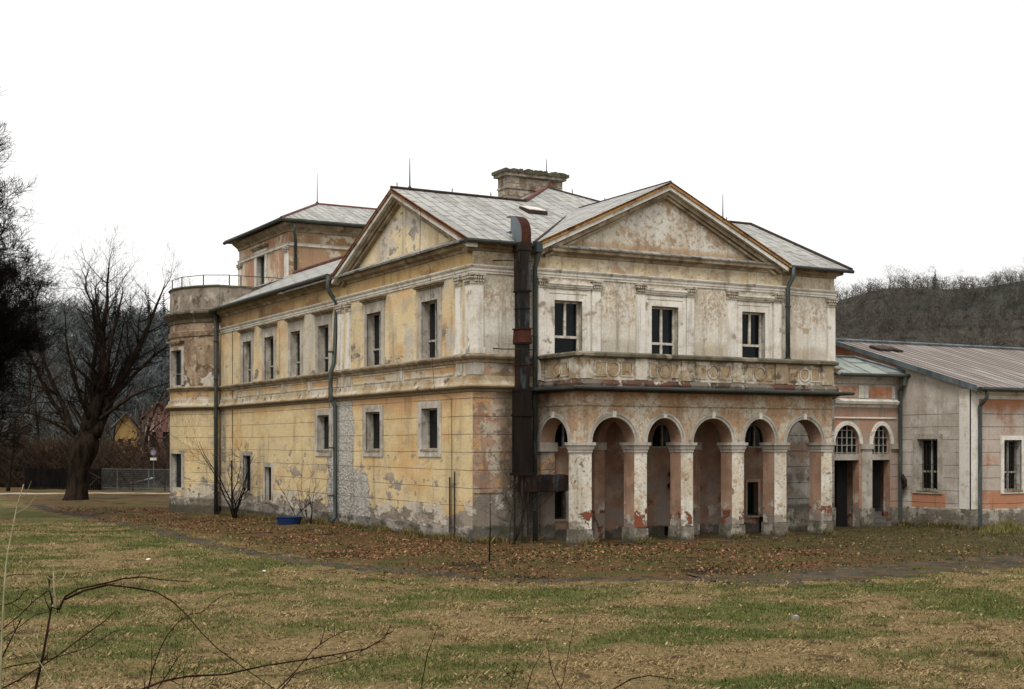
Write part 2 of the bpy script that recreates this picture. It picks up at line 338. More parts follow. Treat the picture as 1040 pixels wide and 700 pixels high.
M['ridge_cap'] = simple('dark_red_ridge_cap', '4a2c28', '6b3f36', 2, .7)
M['stone'] = plaster('mossy_stone', '655f50', [dict(c='5b5646', sc=1.5, th=.5, so=.1), dict(c='3f3b2f', sc=2.2, th=.55, so=.06), dict(c='94897a', sc=2, th=.6, so=.05)], grain=.2)
M['plinth'] = plaster('broken_plinth', '6b655c', [dict(c='6a645d', sc=1.3, th=.5, so=.06), dict(c='57302a', sc=1.1, th=.53, so=.015, rise=1), dict(c='2d2825', sc=1.3, th=.56, so=.02), dict(c='bdb6aa', sc=2, th=.6, so=.04)], grain=.2)
M['base_stone'] = plaster('pier_base_stone', '8a8378', [dict(c='6e685f', sc=2, th=.5, so=.06, rise=.4), dict(c='aea79b', sc=1.8, th=.55, so=.03, rise=.5), dict(c='5d574e', sc=4, th=.58, so=.04), dict(c='4a4d3a', sc=1.5, th=.55, so=.08, z=(.35, .6, .4), a=.8), dict(c='3a362e', z=(.03, .2, .35), a=.9)], grain=.25, bump=.9)
M['relief'] = plaster('balustrade_relief', 'ada18e', [dict(c='645a4c', sc=2.2, th=.46, so=.1, z=(5.95, 5.6, .3), a=.8), dict(c='57503f', sc=2.6, th=.55, so=.06), dict(c='a08b70', sc=1.5, th=.5, so=.06), dict(c='cbc3b5', sc=1.2, th=.54, so=.04), dict(c='6b6257', sc=2.2, th=.6, so=.04)], grain=.15)
M['relief_in'] = plaster('relief_infill_beige', 'a58c6c', [dict(c='b3a286', sc=2, th=.52, so=.06), dict(c='7a6248', sc=3, th=.6, so=.04)], grain=.2)
M['frame'] = simple('old_white_paint', 'c9c4b6', '9b9484', 6, .6, bump=.1)
M['frame_grey'] = simple('old_grey_paint', 'a5a297', '7c776b', 6, .6, bump=.1)
M['darkwood'] = simple('dark_wood', '3a322a', '241f1a', 4, .8, st=(1, 1, .2))
def glass(name, c, c2):
    s = NT(name); col = s.mix(s.smooth(s.noise(.9, 3), .4, .65), lin(c), lin(c2))
    return s.done(col, .12, None, 0, .12)
M['glass'] = glass('window_glass', '0b0f10', '12181a')
M['black'] = simple('dark_interior', '0b0a0a', '141210', 1, .95, bump=0)
M['pipe'] = simple('grey_green_pipe', '454b48', '333936', 2, .6, .2, .1, (1, 1, .3), c3='586060')
M['gutter'] = simple('dark_gutter', '2d2f2b', '3d3f39', 1.5, .65, .1, .1)
M['zinc'] = simple('zinc_sheet', '6d767b', '4c5357', 2, .5, .4, .15, (1, 1, .25))
M['duct'] = simple('blackened_duct', '191a19', '35251d', 1.6, .6, .2, .2, (1, 1, .3), c3='3f4649', spec=.15)
M['duct_low'] = simple('dark_duct', '121312', '231c18', 1.5, .65, .1, .2, (1, 1, .3), spec=.1)
M['rust'] = simple('rust', '35201b', '4d2c23', 2.5, .85, 0, .3, c3='211512', spec=.1)
M['iron'] = simple('dark_iron', '26221f', '3b2b22', 5, .7, .3)
M['brick'] = plaster('old_chimney_masonry', '9c9184', [dict(c='7b6f62', sc=2, th=.5, so=.05), dict(c='b5ab9d', sc=1.6, th=.56, so=.04), dict(c='6a4a3c', sc=2.4, th=.6, so=.03)], joint=(.25, 12, 15, .08), grain=.2)
M['moss_cap'] = simple('mossy_cap', '3a3b30', '54523f', 3, .95, 0, .8)
M['bark'] = simple('dark_bark', '1c1815', '332a22', 5, .95, 0, 1.0, (1, 1, .25), spec=0.0)
M['twig'] = simple('dark_twigs', '171413', '231e1b', 3, .95, bump=0, spec=0.0)
M['twig_brown'] = simple('brown_twigs', '352b24', '463a30', .3, .95, bump=0, spec=0.0)
M['twig_grey'] = simple('grey_twigs', '423f3a', '544e47', .05, .95, bump=0, spec=0.0)
M['conifer'] = simple('dark_conifer', '27322f', '35403c', .5, .95, bump=0, spec=0.0)
M['bramble'] = simple('bramble_stem', '1a1210', '33221c', 8, .7, bump=.1, spec=0.0)
M['pale_stem'] = simple('pale_dry_stem', '8d8768', '6f6a4e', 8, .9, bump=.1)
M['blue'] = simple('blue_plastic', '17335f', '12264a', 3, .5, bump=.05)
M['annex_grey'] = plaster('annex_grey_plaster', 'beb5aa', [dict(c='aea498', sc=.8, th=.5, so=.1), dict(c='cdc4ba', sc=1, th=.56, so=.08), dict(c='9a9087', sc=1.8, th=.62, so=.05, a=.6), dict(c='ba7f60', z=(1.34, 1.38, .06), y=(-1.25, .85, .5)), dict(c='66625d', z=(.74, .78, .06), wsc=3), dict(c='4a4845', sc=1.2, th=.5, so=.1, z=(.72, .76, .06))], joint=(.48, .9, 4.8, .035))
M['annex_orange'] = plaster('annex_orange_plaster', 'b57c5d', [dict(c='a66c4f', sc=.8, th=.5, so=.1), dict(c='baada1', sc=.9, th=.4, so=.1, z=(4.3, 4.7, .8)), dict(c='b27b5c', sc=.7, th=.42, so=.08, z=(1.4, 1.5, .15)), dict(c='66625d', z=(.74, .78, .06), wsc=3)], joint=(.48, .9, 4.6, .035))
M['orange'] = plaster('orange_plaster', 'd99c78', [dict(c='b06f50', sc=.8, th=.5, so=.1), dict(c='c9a58c', sc=1.2, th=.56, so=.06)])
M['orange_grey'] = plaster('link_plaster', 'a98672', [dict(c='a09186', sc=1.0, th=.5, so=.08), dict(c='ad7458', sc=.8, th=.56, so=.06), dict(c='5f5b57', z=(.7, .76, .1))], joint=(.48, .8, 3., .03))
M['step'] = simple('worn_stone_step', '6b6660', '4d4a46', 3, .95, bump=.4)
M['fence_dark'] = simple('dark_fence_boards', '111010', '1c1a19', 3, .9, st=(1, 1, .2), spec=0.0)
M['fence_steel'] = simple('galvanised_steel', '5d686b', '4a5356', 4, .6, .3)
M['asphalt'] = simple('grey_asphalt', '6d6c6b', '595856', .8, .95, bump=.4)
M['white'] = simple('white_paint', 'd8d8d4', 'b9b8b2', 5, .6, bump=.05)
M['red'] = simple('red_paint', '7a5a60', '6c4a50', 5, .6, bump=.05)
M['signblue'] = simple('pale_blue_paint', '7c809a', '6d7290', 5, .6, bump=.05)

def metal_roof(name, c, c2, c3, ax, seam=.55, row=1.1, dark='45423d'):
    s = NT(name); u = s.x if ax == 'x' else s.y; v = s.y if ax == 'x' else s.x
    col = s.mix(s.smooth(s.noise(1.0, 6, (.35, 2.2, .35) if ax == 'y' else (2.2, .35, .35)), .42, .62), lin(c), lin(c2))
    col = s.mix(s.smooth(s.noise(2.6, 8), .55, .7), col, lin(c3))
    cell = s.math('FLOOR', s.math('DIVIDE', u, seam))
    off = s.math('MULTIPLY', s.math('FRACT', s.math('MULTIPLY', cell, .37)), row)
    ju = s.smooth(s.math('ABSOLUTE', s.math('SUBTRACT', s.math('FRACT', s.math('DIVIDE', u, seam)), .5)), .43, .48)
    jv = s.smooth(s.math('ABSOLUTE', s.math('SUBTRACT', s.math('FRACT', s.math('DIVIDE', s.math('ADD', v, off), row)), .5)), .46, .49)
    wn_ = s.n.new('ShaderNodeTexWhiteNoise'); wn_.noise_dimensions = '2D'; cb = s.n.new('ShaderNodeCombineXYZ')
    s.l.new(cell, cb.inputs[0]); s.l.new(s.math('FLOOR', s.math('DIVIDE', s.math('ADD', v, off), row)), cb.inputs[1]); s.l.new(cb.outputs[0], wn_.inputs['Vector'])
    col = s.mix(s.math('MULTIPLY', wn_.outputs['Value'], .25), col, lin(c2))
    j = s.math('MAXIMUM', ju, jv)
    col = s.mix(s.math('MULTIPLY', j, .85), col, lin(dark)); col = s.mix(s.smooth(s.noise(5, 8, rough=.75), .5, .7, 0, .5), col, lin('6f685e'))
    return s.done(col, .6, s.bump(j, .6, .04), .0, .4)
M['roof_x'] = metal_roof('sheet_roof_front', 'a3a29c', '84837e', '625c54', 'x', seam=.42)
M['roof_y'] = metal_roof('sheet_roof_side', 'a3a29c', '84837e', '625c54', 'y', seam=.42)
M['roof_green'] = metal_roof('oxidised_link_roof', '879088', '6d756e', '5b4c3c', 'x', .95, 3)
def rust_roof(name):
    s = NT(name)
    n = s.noise(1.5, 6, (2.5, .12, .3)); col = s.mix(s.smooth(n, .38, .5), lin('94918b'), lin('5c4a40'))
    col = s.mix(s.smooth(s.noise(2.4, 6, (2.5, .12, .3)), .52, .6), col, lin('553c31')); col = s.mix(s.smooth(s.noise(.5, 6), .5, .65, 0, .6), col, lin('64564d'))
    wv = s.math('SINE', s.math('MULTIPLY', s.x, 2 * math.pi / .42))
    col = s.mix(s.smooth(wv, .2, 1, 0, .45), col, lin('4b443f')); col = s.mix(s.smooth(wv, -1, -.4, .5, 0), col, lin('a39e96'))
    return s.done(col, .6, s.bump(wv, .9, .06), 0, .4)
M['roof_rust'] = rust_roof('corrugated_rusty_roof')

# ------------------------------------------------------------------ ground
PATH = [(-6.2, 45), (-6.6, 33.4), (-6.4, 25), (-7.4, 7.8), (-7.3, -.35), (-6.9, -4.7), (-5.8, -8), (-4.4, -10.5), (-2.6, -12), (-.6, -13.1), (1.9, -13.7), (5.2, -13.8), (9.2, -14), (20, -13.2), (40, -12)]
def fwd(x, y): return (x - CAM[0]) * FW[0] + (y - CAM[1]) * FW[1]
def gz(x, y):
    z = -.3 * sstep(y, 10, 26)
    z += 1.5 * sstep(14.5 - fwd(x, y), 0, 10)
    if abs(x) < 60 and abs(y) < 90:
        z += .07 * mnoise.noise(Vector((x * .35, y * .35, 3))) + .05 * mnoise.noise(Vector((x * 1.1, y * 1.1, 9)))
    return z
def litter_zone(x, y):                 # signed: >0 on the building side of the path (leaf litter), <0 on the lawn
    lx, ly = x + 6.7, y + 13.3; r = 7.0
    ax, ay = max(r - lx, 0), max(r - ly, 0)
    return -(math.hypot(ax, ay) + min(max(r - lx, r - ly), 0) - r)
def axis(lo, hi, step, far):
    a = list(np.arange(lo, hi + step / 2, step)); s_ = step; b = hi
    while b < far: s_ *= 1.35; b += s_; a.append(b)
    s_ = step; b = lo; pre = []
    while b > -far: s_ *= 1.35; b -= s_; pre.append(b)
    return pre[::-1] + a
GX, GY = axis(-24, 30, .28, 2500), axis(-32, 34, .28, 2500)
gv = [(x, y, gz(x, y)) for y in GY for x in GX]; nx = len(GX)
idx = np.arange(len(gv)).reshape(len(GY), nx)
gf = np.stack([idx[:-1, :-1], idx[:-1, 1:], idx[1:, 1:], idx[1:, :-1]], -1).reshape(-1, 4)
def ground_mat():
    s = NT('winter_lawn')
    at = s.n.new('ShaderNodeAttribute'); at.attribute_name = 'litter'; zone = at.outputs['Fac']
    big = s.noise(.35, 6, rough=.65); fine = s.noise(9, 9, rough=.75); mid = s.noise(2.2, 7, rough=.7)
    col = s.mix(s.smooth(fine, .35, .65), lin('685638'), lin('917c57'))
    gat = s.n.new('ShaderNodeAttribute'); gat.attribute_name = 'green'
    col = s.mix(s.smooth(s.math('ADD', gat.outputs['Fac'], s.math('ADD', s.math('MULTIPLY', s.math('SUBTRACT', mid, .5), 2.2), s.math('MULTIPLY', s.math('SUBTRACT', fine, .5), 1.5))), -.25, .75, 0, .85), col, s.mix(s.smooth(fine, .35, .65), lin('3e4820'), lin('646a37')))
    col = s.mix(s.smooth(s.noise(1.2, 7, rough=.7), .53, .64), col, lin('4c3d28'))
    leaf = s.mix(s.smooth(fine, .35, .65), lin('46321f'), lin('75593e'))
    leaf = s.mix(s.smooth(s.noise(.8, 7, rough=.7), .46, .56), leaf, lin('4d4a28'))
    leaf = s.mix(s.smooth(s.noise(.5, 6, rough=.7), .54, .62), leaf, lin('33291f'))
    moss = s.mix(s.smooth(fine, .35, .65), lin('34301f'), lin('565030')); moss = s.mix(s.smooth(s.noise(1.1, 7, rough=.7), .5, .6), moss, lin('5d4c36'))
    leaf = s.mix(s.smooth(s.math('ADD', s.x, s.math('MULTIPLY', big, 8)), 9, 15), leaf, moss)
    zz = s.math('ADD', zone, s.math('MULTIPLY', s.math('SUBTRACT', mid, .5), 4.0))
    col = s.mix(s.smooth(zz, -1.0, 1.2), col, leaf)
    col = s.mix(s.smooth(s.noise(24, 6, rough=.7), .5, .75, 0, .45), col, lin('2e261b'))
    nr = s.bump(fine, .8, .08); nr = s.bump(mid, .6, .25, nr)
    return s.done(col, .97, nr, spec=.1)
ground = np_mesh('ground', np.array(gv), gf, ground_mat(), True); tag(ground, kind='structure')
att = ground.data.attributes.new('litter', 'FLOAT', 'POINT')
att.data.foreach_set('value', np.array([max(-20, min(20, litter_zone(v[0], v[1]))) for v in gv], dtype=np.float32))

def greenness(x, y):                    # where fresh grass has come through the dead straw
    f = fwd(x, y)
    return 1.3 * mnoise.fractal(Vector((x * .30, y * .42, 2.0)), 1.0, 2.0, 3) + .7 * mnoise.noise(Vector((x * 1.3, y * 1.6, 7.0))) + .5 * sstep(f, 17, 25) - .25 - .25 * sstep(f, 27, 34) * sstep(x, -8, 0)
att = ground.data.attributes.new('green', 'FLOAT', 'POINT')
att.data.foreach_set('value', np.array([greenness(v[0], v[1]) if abs(v[0]) < 60 and abs(v[1]) < 80 else 0 for v in gv], dtype=np.float32))
def ribbon(name, pts, half, mat, lift=.022, sub=14, ragged=.25, sd=1):
    V = []; F = []; P = [Vector((p[0], p[1], 0)) for p in pts]
    rows = []
    for i in range(len(P) - 1):
        p0, p1, p2, p3 = P[max(i - 1, 0)], P[i], P[i + 1], P[min(i + 2, len(P) - 1)]
        for k in range(sub):
            t = k / sub
            rows.append(.5 * ((2 * p1) + (p2 - p0) * t + (2 * p0 - 5 * p1 + 4 * p2 - p3) * t * t + (3 * p1 - p0 - 3 * p2 + p3) * t ** 3))
    rows.append(P[-1]); W = 6
    for i, c in enumerate(rows):
        t = rows[min(i + 1, len(rows) - 1)] - rows[max(i - 1, 0)]; t.normalize(); n = Vector((t.y, -t.x, 0))
        h0 = half * (1 + ragged * 2 * mnoise.noise(Vector((i * .31, sd, 0)))); h1 = half * (1 + ragged * 2 * mnoise.noise(Vector((i * .27, sd + 9, 0))))
        for k in range(W + 1):
            q = -h0 + (h0 + h1) * k / W; x, y = c.x + n.x * q, c.y + n.y * q
            V.append((x, y, gz(x, y) + lift - (.05 if k in (0, W) else 0)))
    for i in range(len(rows) - 1):
        for k in range(W): F.append((i * 7 + k, i * 7 + k + 1, (i + 1) * 7 + k + 1, (i + 1) * 7 + k))
    return tag(np_mesh(name, np.array(V), np.array(F), mat, True), kind='structure')
def path_mat():
    s = NT('worn_path'); fine = s.noise(8, 8, rough=.7)
    col = s.mix(s.smooth(s.noise(1.2, 6), .4, .6), lin('3d372f'), lin('4d463c'))
    col = s.mix(s.smooth(s.noise(2.6, 8, rough=.7), .52, .6), col, lin('5d4a34')); col = s.mix(s.smooth(s.noise(1.4, 7, rough=.7), .54, .62), col, lin('454422'))
    col = s.mix(s.smooth(fine, .5, .75, 0, .5), col, lin('2b2723'))
    return s.done(col, .9, s.bump(fine, .5, .04), spec=.03)
M['path'] = path_mat()
ribbon('path', PATH[:10], .45, M['path'], sub=26, ragged=.6)
ribbon('path', [(-.6, -13.1), (1.9, -13.5), (5.2, -13.3), (9.2, -13.2), (14, -12.4), (20, -11.8), (40, -10)], 1.5, M['path'], lift=.03, sub=20, ragged=.5, sd=4)
ribbon('gravel_path', [(-14, 63), (-6, 61), (1.5, 58.8), (8, 55), (20, 48)], 1.0, simple('pale_gravel', 'a2937f', '8a7c69', 3, .95, bump=.4), ragged=.1)
ribbon('road', [(-40, 112), (-10, 96), (6, 86), (14, 82), (30, 74), (60, 60)], 7.5, M['asphalt'], lift=.02, ragged=.02)

# hills: one terrain sheet in polar coordinates round the valley
def crest(az):                         # azimuth right of the view axis in degrees -> (distance, height)
    k = sstep(az, -2, 12)
    Rd = 330 + (560 - 330) * k; Hh = 28 + (59.8 - 28) * k
    Hh *= 1 + .07 * sstep(az, 12, 17) * k + .035 * sstep(az, 16, 22) + .02 * math.sin(az * .9)
    return Rd, Hh
def hill_z(az, d):
    Rd, Hh = crest(az); a = R(az)
    x, y = d * math.sin(a), d * math.cos(a)
    z = Hh * sstep(d, Rd * .36, Rd * 1.0) * (1 - .5 * sstep(d, Rd, Rd * 1.8))
    return z - 1.5 + (2.5 * mnoise.noise(Vector((x * .012, y * .012, 0))) + 1.2 * mnoise.noise(Vector((x * .04, y * .04, 5)))) * sstep(d, Rd * .36, Rd * .6)
def polar(az, d):
    a = R(YAW + az); return CAM[0] + d * math.sin(a), CAM[1] + d * math.cos(a)
hv = []; hf = []; AZ = np.arange(-42, 50.1, .5); DD = list(np.linspace(.3, 1, 50)) + [1.05, 1.15, 1.4, 1.8]
for az in AZ:
    for q in DD:
        d = q * crest(az)[0]; x, y = polar(az, d); hv.append((x, y, hill_z(az, d)))
nd = len(DD)
for i in range(len(AZ) - 1):
    for j in range(nd - 1): hf.append((i * nd + j, (i + 1) * nd + j, (i + 1) * nd + j + 1, i * nd + j + 1))
hs = NT('hillside'); hc = hs.mix(hs.smooth(hs.noise(.02, 8, rough=.7), .42, .6), lin('3e3e38'), lin('4b4840'))
hc = hs.mix(hs.smooth(hs.noise(.12, 8, rough=.75), .5, .62), hc, lin('2a2d2b'))
tag(np_mesh('hills', np.array(hv), np.array(hf), hs.done(hc, .97, None, spec=.05), True), kind='structure')

# ------------------------------------------------------------------ the villa
villa = tag(empty('villa', (7.7, 8, 0)), 'derelict two-storey yellow and cream villa with pediments, arcaded portico and peeling plaster', 'villa')
def PX(x0=0.0):      # left facade frame: u = y, looking at the -X face
    return lambda u, z, d: (x0 + d, u, z)
def PY(y0=0.0):      # front facade frame: u = x
    return lambda u, z, d: (u, y0 + d, z)
def PR(x0): return lambda u, z, d: (x0 - d, u, z)

def window(parent, P, u0, u1, z0, z1, depth=.24, mull=True, transom=.34, frame='frame', surround=None, hood=None, sill=True, bars=False, fw=.055, half=False):
    g = G(); a, b = depth - .02, depth + .06; f = fw
    g.pbox(P, u0 - .02, u0 + f, z0 - .02, z1 + .02, a, b); g.pbox(P, u1 - f, u1 + .02, z0 - .02, z1 + .02, a, b)
    g.pbox(P, u0 + f, u1 - f, z0 - .02, z0 + f, a, b); g.pbox(P, u0 + f, u1 - f, z1 - f, z1 + .02, a, b)
    zt = z0 + (z1 - z0) * transom if transom else None
    if mull:
        um = (u0 + u1) / 2; g.pbox(P, um - f * .6, um + f * .6, zt if (half and zt) else z0 + f, z1 - f, a - .015, b - .01)
    if zt: g.pbox(P, u0 + f, u1 - f, zt - f * .6, zt + f * .6, a - .012, b - .013)
    wdw = g.build('window', M[frame], parent)
    g = G(); g.pbox(P, u0 + .01, u1 - .01, z0 + .01, z1 - .01, depth + .03, depth + .036); g.build('pane', M['glass'], wdw)
    if surround:
        wl_, wr, wt, wb, sm = surround; g = G(); p = -.045
        g.pbox(P, u0 - wl_, u0, z0 - wb, z1 + wt, p, .03); g.pbox(P, u1, u1 + wr, z0 - wb, z1 + wt, p, .03)
        g.pbox(P, u0, u1, z1, z1 + wt, p, .03)
        if wb: g.pbox(P, u0, u1, z0 - wb, z0, p, .03)
        g.build('surround', M[sm], wdw)
    if hood:
        h0, h1, za, hm = hood; g = G()
        g.pbox(P, h0 + .1, h1 - .1, za, za + .06, -.1, 0); g.pbox(P, h0 + .04, h1 - .04, za + .06, za + .12, -.18, 0)
        g.pbox(P, h0, h1, za + .12, za + .18, -.24, 0); g.build('hood', M[hm], wdw)
    if sill:
        g = G(); g.pbox(P, u0 - .03, u1 + .03, z0 - .05, z0 + .012, -.07, depth - .02); g.build('sill', M['cornice'], wdw)
    if bars:
        g = G()
        for k in range(1, 6):
            u = u0 + (u1 - u0) * k / 6; g.tube([P(u, z0, .1), P(u, z1, .1)], .012, 4)
        for k in (.12, .5, .88): g.tube([P(u0, z0 + (z1 - z0) * k, .1), P(u1, z0 + (z1 - z0) * k, .1)], .012, 4)
        g.build('grille', M['iron'], wdw)
    return wdw

PL, PW, PF, PC = PX(0), PX(.12), PY(0), PY(-.2)
JL = 11.45         # joint between the left risalit and the wing
# --- walls
UPL = [(2.5, 3.78), (7.25, 8.6)]; UPW = [(12.8, 14.0), (16.1, 17.3), (19.5, 20.8), (22.7, 23.95)]
LOL = [(2.5, 3.8, 3.0, 4.42), (7.35, 8.7, 2.97, 4.4)]; LOW = [(12.75, 14.1, 2.94, 4.38), (19.8, 20.75, .62, 2.15), (22.75, 23.95, .95, 2.65)]
def rect(hs): return [('r',) + h for h in hs]
def wallpart(P, u0, u1, z0, z1, holes, mat, **k):
    g = G(); g.wall(P, u0, u1, z0, z1, holes, .27, mr=1, **k); return g.build('wall', [M[mat], M['grey_trim']], villa)
wallpart(PL, 0, JL, -.5, 4.95, rect(LOL), 'yellow_low')
wallpart(PW, JL, 27.6, -.8, 4.95, rect(LOW), 'yellow_low')
for P, a, b in ((PL, 0, JL), (PW, JL, 27.6)): wallpart(P, a, b, 4.95, 6.05, [], 'yellow_band')
wallpart(PL, 0, JL, 6.05, 8.7, rect([(a, b, 6.12, 8.1) for a, b in UPL]), 'yellow_up')
wallpart(PW, JL, 27.6, 6.05, 8.7, rect([(a, b, 6.12, 8.06) for a, b in UPW]), 'yellow_up')
wallpart(PL, 0, JL, 8.7, 9.75, [], 'yellow_frieze'); wallpart(PW, JL, 27.6, 8.7, 9.9, [], 'yellow_frieze')
wallpart(PF, 0, 2.44, -.5, 4.95, [], 'front_low'); wallpart(PF, 13.0, 15.4, -.5, 4.95, [], 'front_right_low')
wallpart(PF, 0, 2.3, 4.95, 6.05, [], 'front_low'); wallpart(PF, 12.7, 15.4, 4.95, 6.05, [], 'cream')
FWIN = [(2.93, 4.02), (6.84, 7.98), (10.8, 11.87)]
wallpart(PF, 0, 2.3, 6.05, 8.7, [], 'cream'); wallpart(PF, 12.7, 15.4, 6.05, 8.7, [], 'cream')
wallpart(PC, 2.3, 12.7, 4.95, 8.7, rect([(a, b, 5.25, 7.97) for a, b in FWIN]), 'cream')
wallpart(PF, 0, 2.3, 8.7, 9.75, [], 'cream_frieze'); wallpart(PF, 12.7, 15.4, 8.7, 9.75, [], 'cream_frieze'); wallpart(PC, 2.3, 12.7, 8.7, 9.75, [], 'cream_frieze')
g = G()
for x in (2.3, 12.7): g.face([(x, -.2, 4.95), (x, 0, 4.95), (x, 0, 9.75), (x, -.2, 9.75)])
g.face([(0, JL, -.8), (.12, JL, -.8), (.12, JL, 9.75), (0, JL, 9.75)])
g.build('wall', M['cream'], villa)
# arcade back wall
BW = [('a', 3.0, 3.9, 3.06, 3.45, .5), ('a', 7.05, 7.95, 3.06, 3.45, .5), ('a', 11.15, 12.05, 3.06, 3.45, .5),
      ('r', 3.05, 3.5, .68, 1.75), ('r', 11.2, 11.7, .58, 1.82), ('r', 7.55, 7.88, -.02, .32)]
g = G(); g.wall(PF, 2.44, 13.0, -.5, 4.95, BW, .3, mr=0); g.wall(lambda u, z, d: (u, .3 + d, z), 2.5, 12.9, -.4, 4.8, mi=1)
g.build('wall', [M['arcade_back'], M['black']], villa)
for c in (5.5, 9.5):
    g = G()
    for s_ in (-1, 1): g.pbox(PF, c + s_ * .78 - .2, c + s_ * .78 + .2, -.3, 3.0, -.22, 0)
    for s_ in (-1, 1): g.pbox(PF, c + s_ * .78 - .25, c + s_ * .78 + .25, 3.0, 3.25, -.27, 0, 1)
    g.ring(PF, c, 3.25, .58, .75, .26, -.22, 0)
    g.build('blind_arch', [M['reveal'], M['grey_trim']], villa)
for c in (3.45, 7.5, 11.6):
    g = G(); g.pbox(PF, c - .44, c + .44, 3.05, 3.12, .05, .12); g.pbox(PF, c - .03, c + .03, 3.12, 3.9, .05, .12); g.ring(PF, c, 3.45, .38, .43, .06, .05, .12)
    wd_ = g.build('window', M['frame_grey'], villa); g = G(); g.pbox(PF, c - .43, c + .43, 3.08, 3.92, .14, .146); g.build('pane', M['glass'], wd_)
window(villa, PF, 3.05, 3.5, .68, 1.75, .18, False, None, 'darkwood', (.08, .1, .1, .08, 'grey_trim'))
window(villa, PF, 11.2, 11.7, .58, 1.82, .18, False, None, 'darkwood', (.08, .1, .1, .08, 'reveal'))
g = G(); g.pbox(PF, 11.78, 12.3, -.2, .55, -.25, -.02); g.build('cellar_hatch', M['black'], villa)
g = G(); g.tube([(7.75, -.05, 1.75), (7.75, -.35, 1.75), (7.7, -.4, 1.6)], .1, 8); g.tube([(7.8, -.05, 2.15), (7.8, -.3, 2.15), (7.75, -.36, 2.0)], .11, 8); g.build('pipe_stub', M['black'], villa)
# --- plain rear bodies
g = G(); g.wall(PR(15.4), 0, 17, -.5, 9.75, mi=0); g.wall(lambda u, z, d: (u, 17, z), 8, 15.4, -.5, 9.75)
g.build('wall', M['cream'], villa)
g = G(); g.wall(PR(8.0), 17, 36, -.8, 9.9); g.wall(lambda u, z, d: (u, 36, z), .12, 8, -.8, 9.9)
g.build('wall', M['yellow_up'], villa)

# --- windows
for a, b in UPL: window(villa, PL, a, b, 6.12, 8.1, .24, True, .32, 'frame_grey', (.28, .22, .45, 0, 'grey_trim'), (a - .45, b + .4, 8.5, 'cornice'), False)
for a, b in UPW: window(villa, PW, a, b, 6.12, 8.06, .24, True, .32, 'frame_grey', (.28, .26, .5, 0, 'grey_trim'), (a - .45, b + .4, 8.49, 'cornice'), False)
for a, b, c, d in LOL + LOW[:1]: window(villa, PL if a < JL else PW, a, b, c, d, .24, False, None, 'frame_grey', (.26, .26, .24, .24, 'grey_trim'))
for a, b, c, d in LOW[1:]: window(villa, PW, a, b, c, d, .2, True, None, 'darkwood', (.16, .16, .2, .1, 'grey_trim'))
for i, (a, b) in enumerate(FWIN):
    wd_ = window(villa, PC, a, b, 5.25, 7.97, .22, True, (.56, .53, .56)[i], 'frame', (.2, .2, .2, 0, 'trim'), None, False, fw=.07, half=(i != 1))
    g = G(); lo, hi = ((2.61, 4.4), (6.55, 8.33), (10.53, 12.26))[i]
    g.pbox(PC, a - .33, a - .2, 5.3, 8.33, -.03, 0); g.pbox(PC, b + .2, b + .33, 5.3, 8.33, -.03, 0); g.pbox(PC, a - .2, b + .2, 8.2, 8.3, -.03, 0)
    g.build('outer_surround', M['trim'], wd_)
    g = G(); g.pbox(PC, lo, hi, 8.36, 8.42, -.05, 0); g.pbox(PC, lo, hi, 8.42, 8.49, -.1, 0); g.pbox(PC, lo, hi, 8.49, 8.56, -.14, 0); g.build('hood', M['trim'], wd_)

# --- mouldings
def mould(name, path, prof, mat):
    g = G(); g.sweep(path, prof); return g.build(name, M[mat], villa)
PJ = [(.12, 27.6), (.12, JL), (0, JL), (0, 0), (2.3, 0), (2.3, -.2), (12.7, -.2), (12.7, 0), (15.4, 0), (15.4, 17)]
BL = [(.12, 27.6), (.12, JL), (0, JL), (0, 0), (2.3, 0)]
mould('belt_cornice', BL, [(-.02, 4.88), (.05, 4.9), (.07, 4.97), (.17, 5.02), (.2, 5.07), (.2, 5.11), (.12, 5.15), (.07, 5.24), (.05, 5.4), (-.02, 5.42)], 'belt_low')
mould('belt_cornice', BL, [(-.02, 5.82), (.04, 5.84), (.06, 5.92), (.15, 5.97), (.19, 6.03), (.19, 6.07), (.05, 6.12), (-.02, 6.12)], 'cornice')
for pth in ([(12.7, 0), (15.4, 0), (15.4, 17)],):
    mould('belt_cornice', pth, [(-.02, 4.86), (.08, 4.96), (.24, 5.06), (.24, 5.11), (.1, 5.3), (-.02, 5.45)], 'belt_low')
    mould('belt_cornice', pth, [(-.02, 5.82), (.06, 5.92), (.19, 6.03), (.19, 6.07), (-.02, 6.12)], 'cornice')
mould('architrave', PJ, [(-.02, 8.7), (.04, 8.72), (.04, 8.79), (.07, 8.8), (.07, 8.88), (.11, 8.9), (.14, 8.95), (.14, 8.98), (-.02, 9.0)], 'trim')
mould('main_cornice', PJ[1:], [(-.02, 9.42), (.05, 9.44), (.07, 9.51), (.2, 9.55), (.24, 9.57), (.25, 9.65), (.3, 9.69), (-.02, 9.71)], 'cornice')
mould('main_cornice', PJ[:2], [(-.02, 9.5), (.07, 9.54), (.1, 9.62), (.3, 9.7), (.34, 9.84), (-.02, 9.86)], 'cornice')

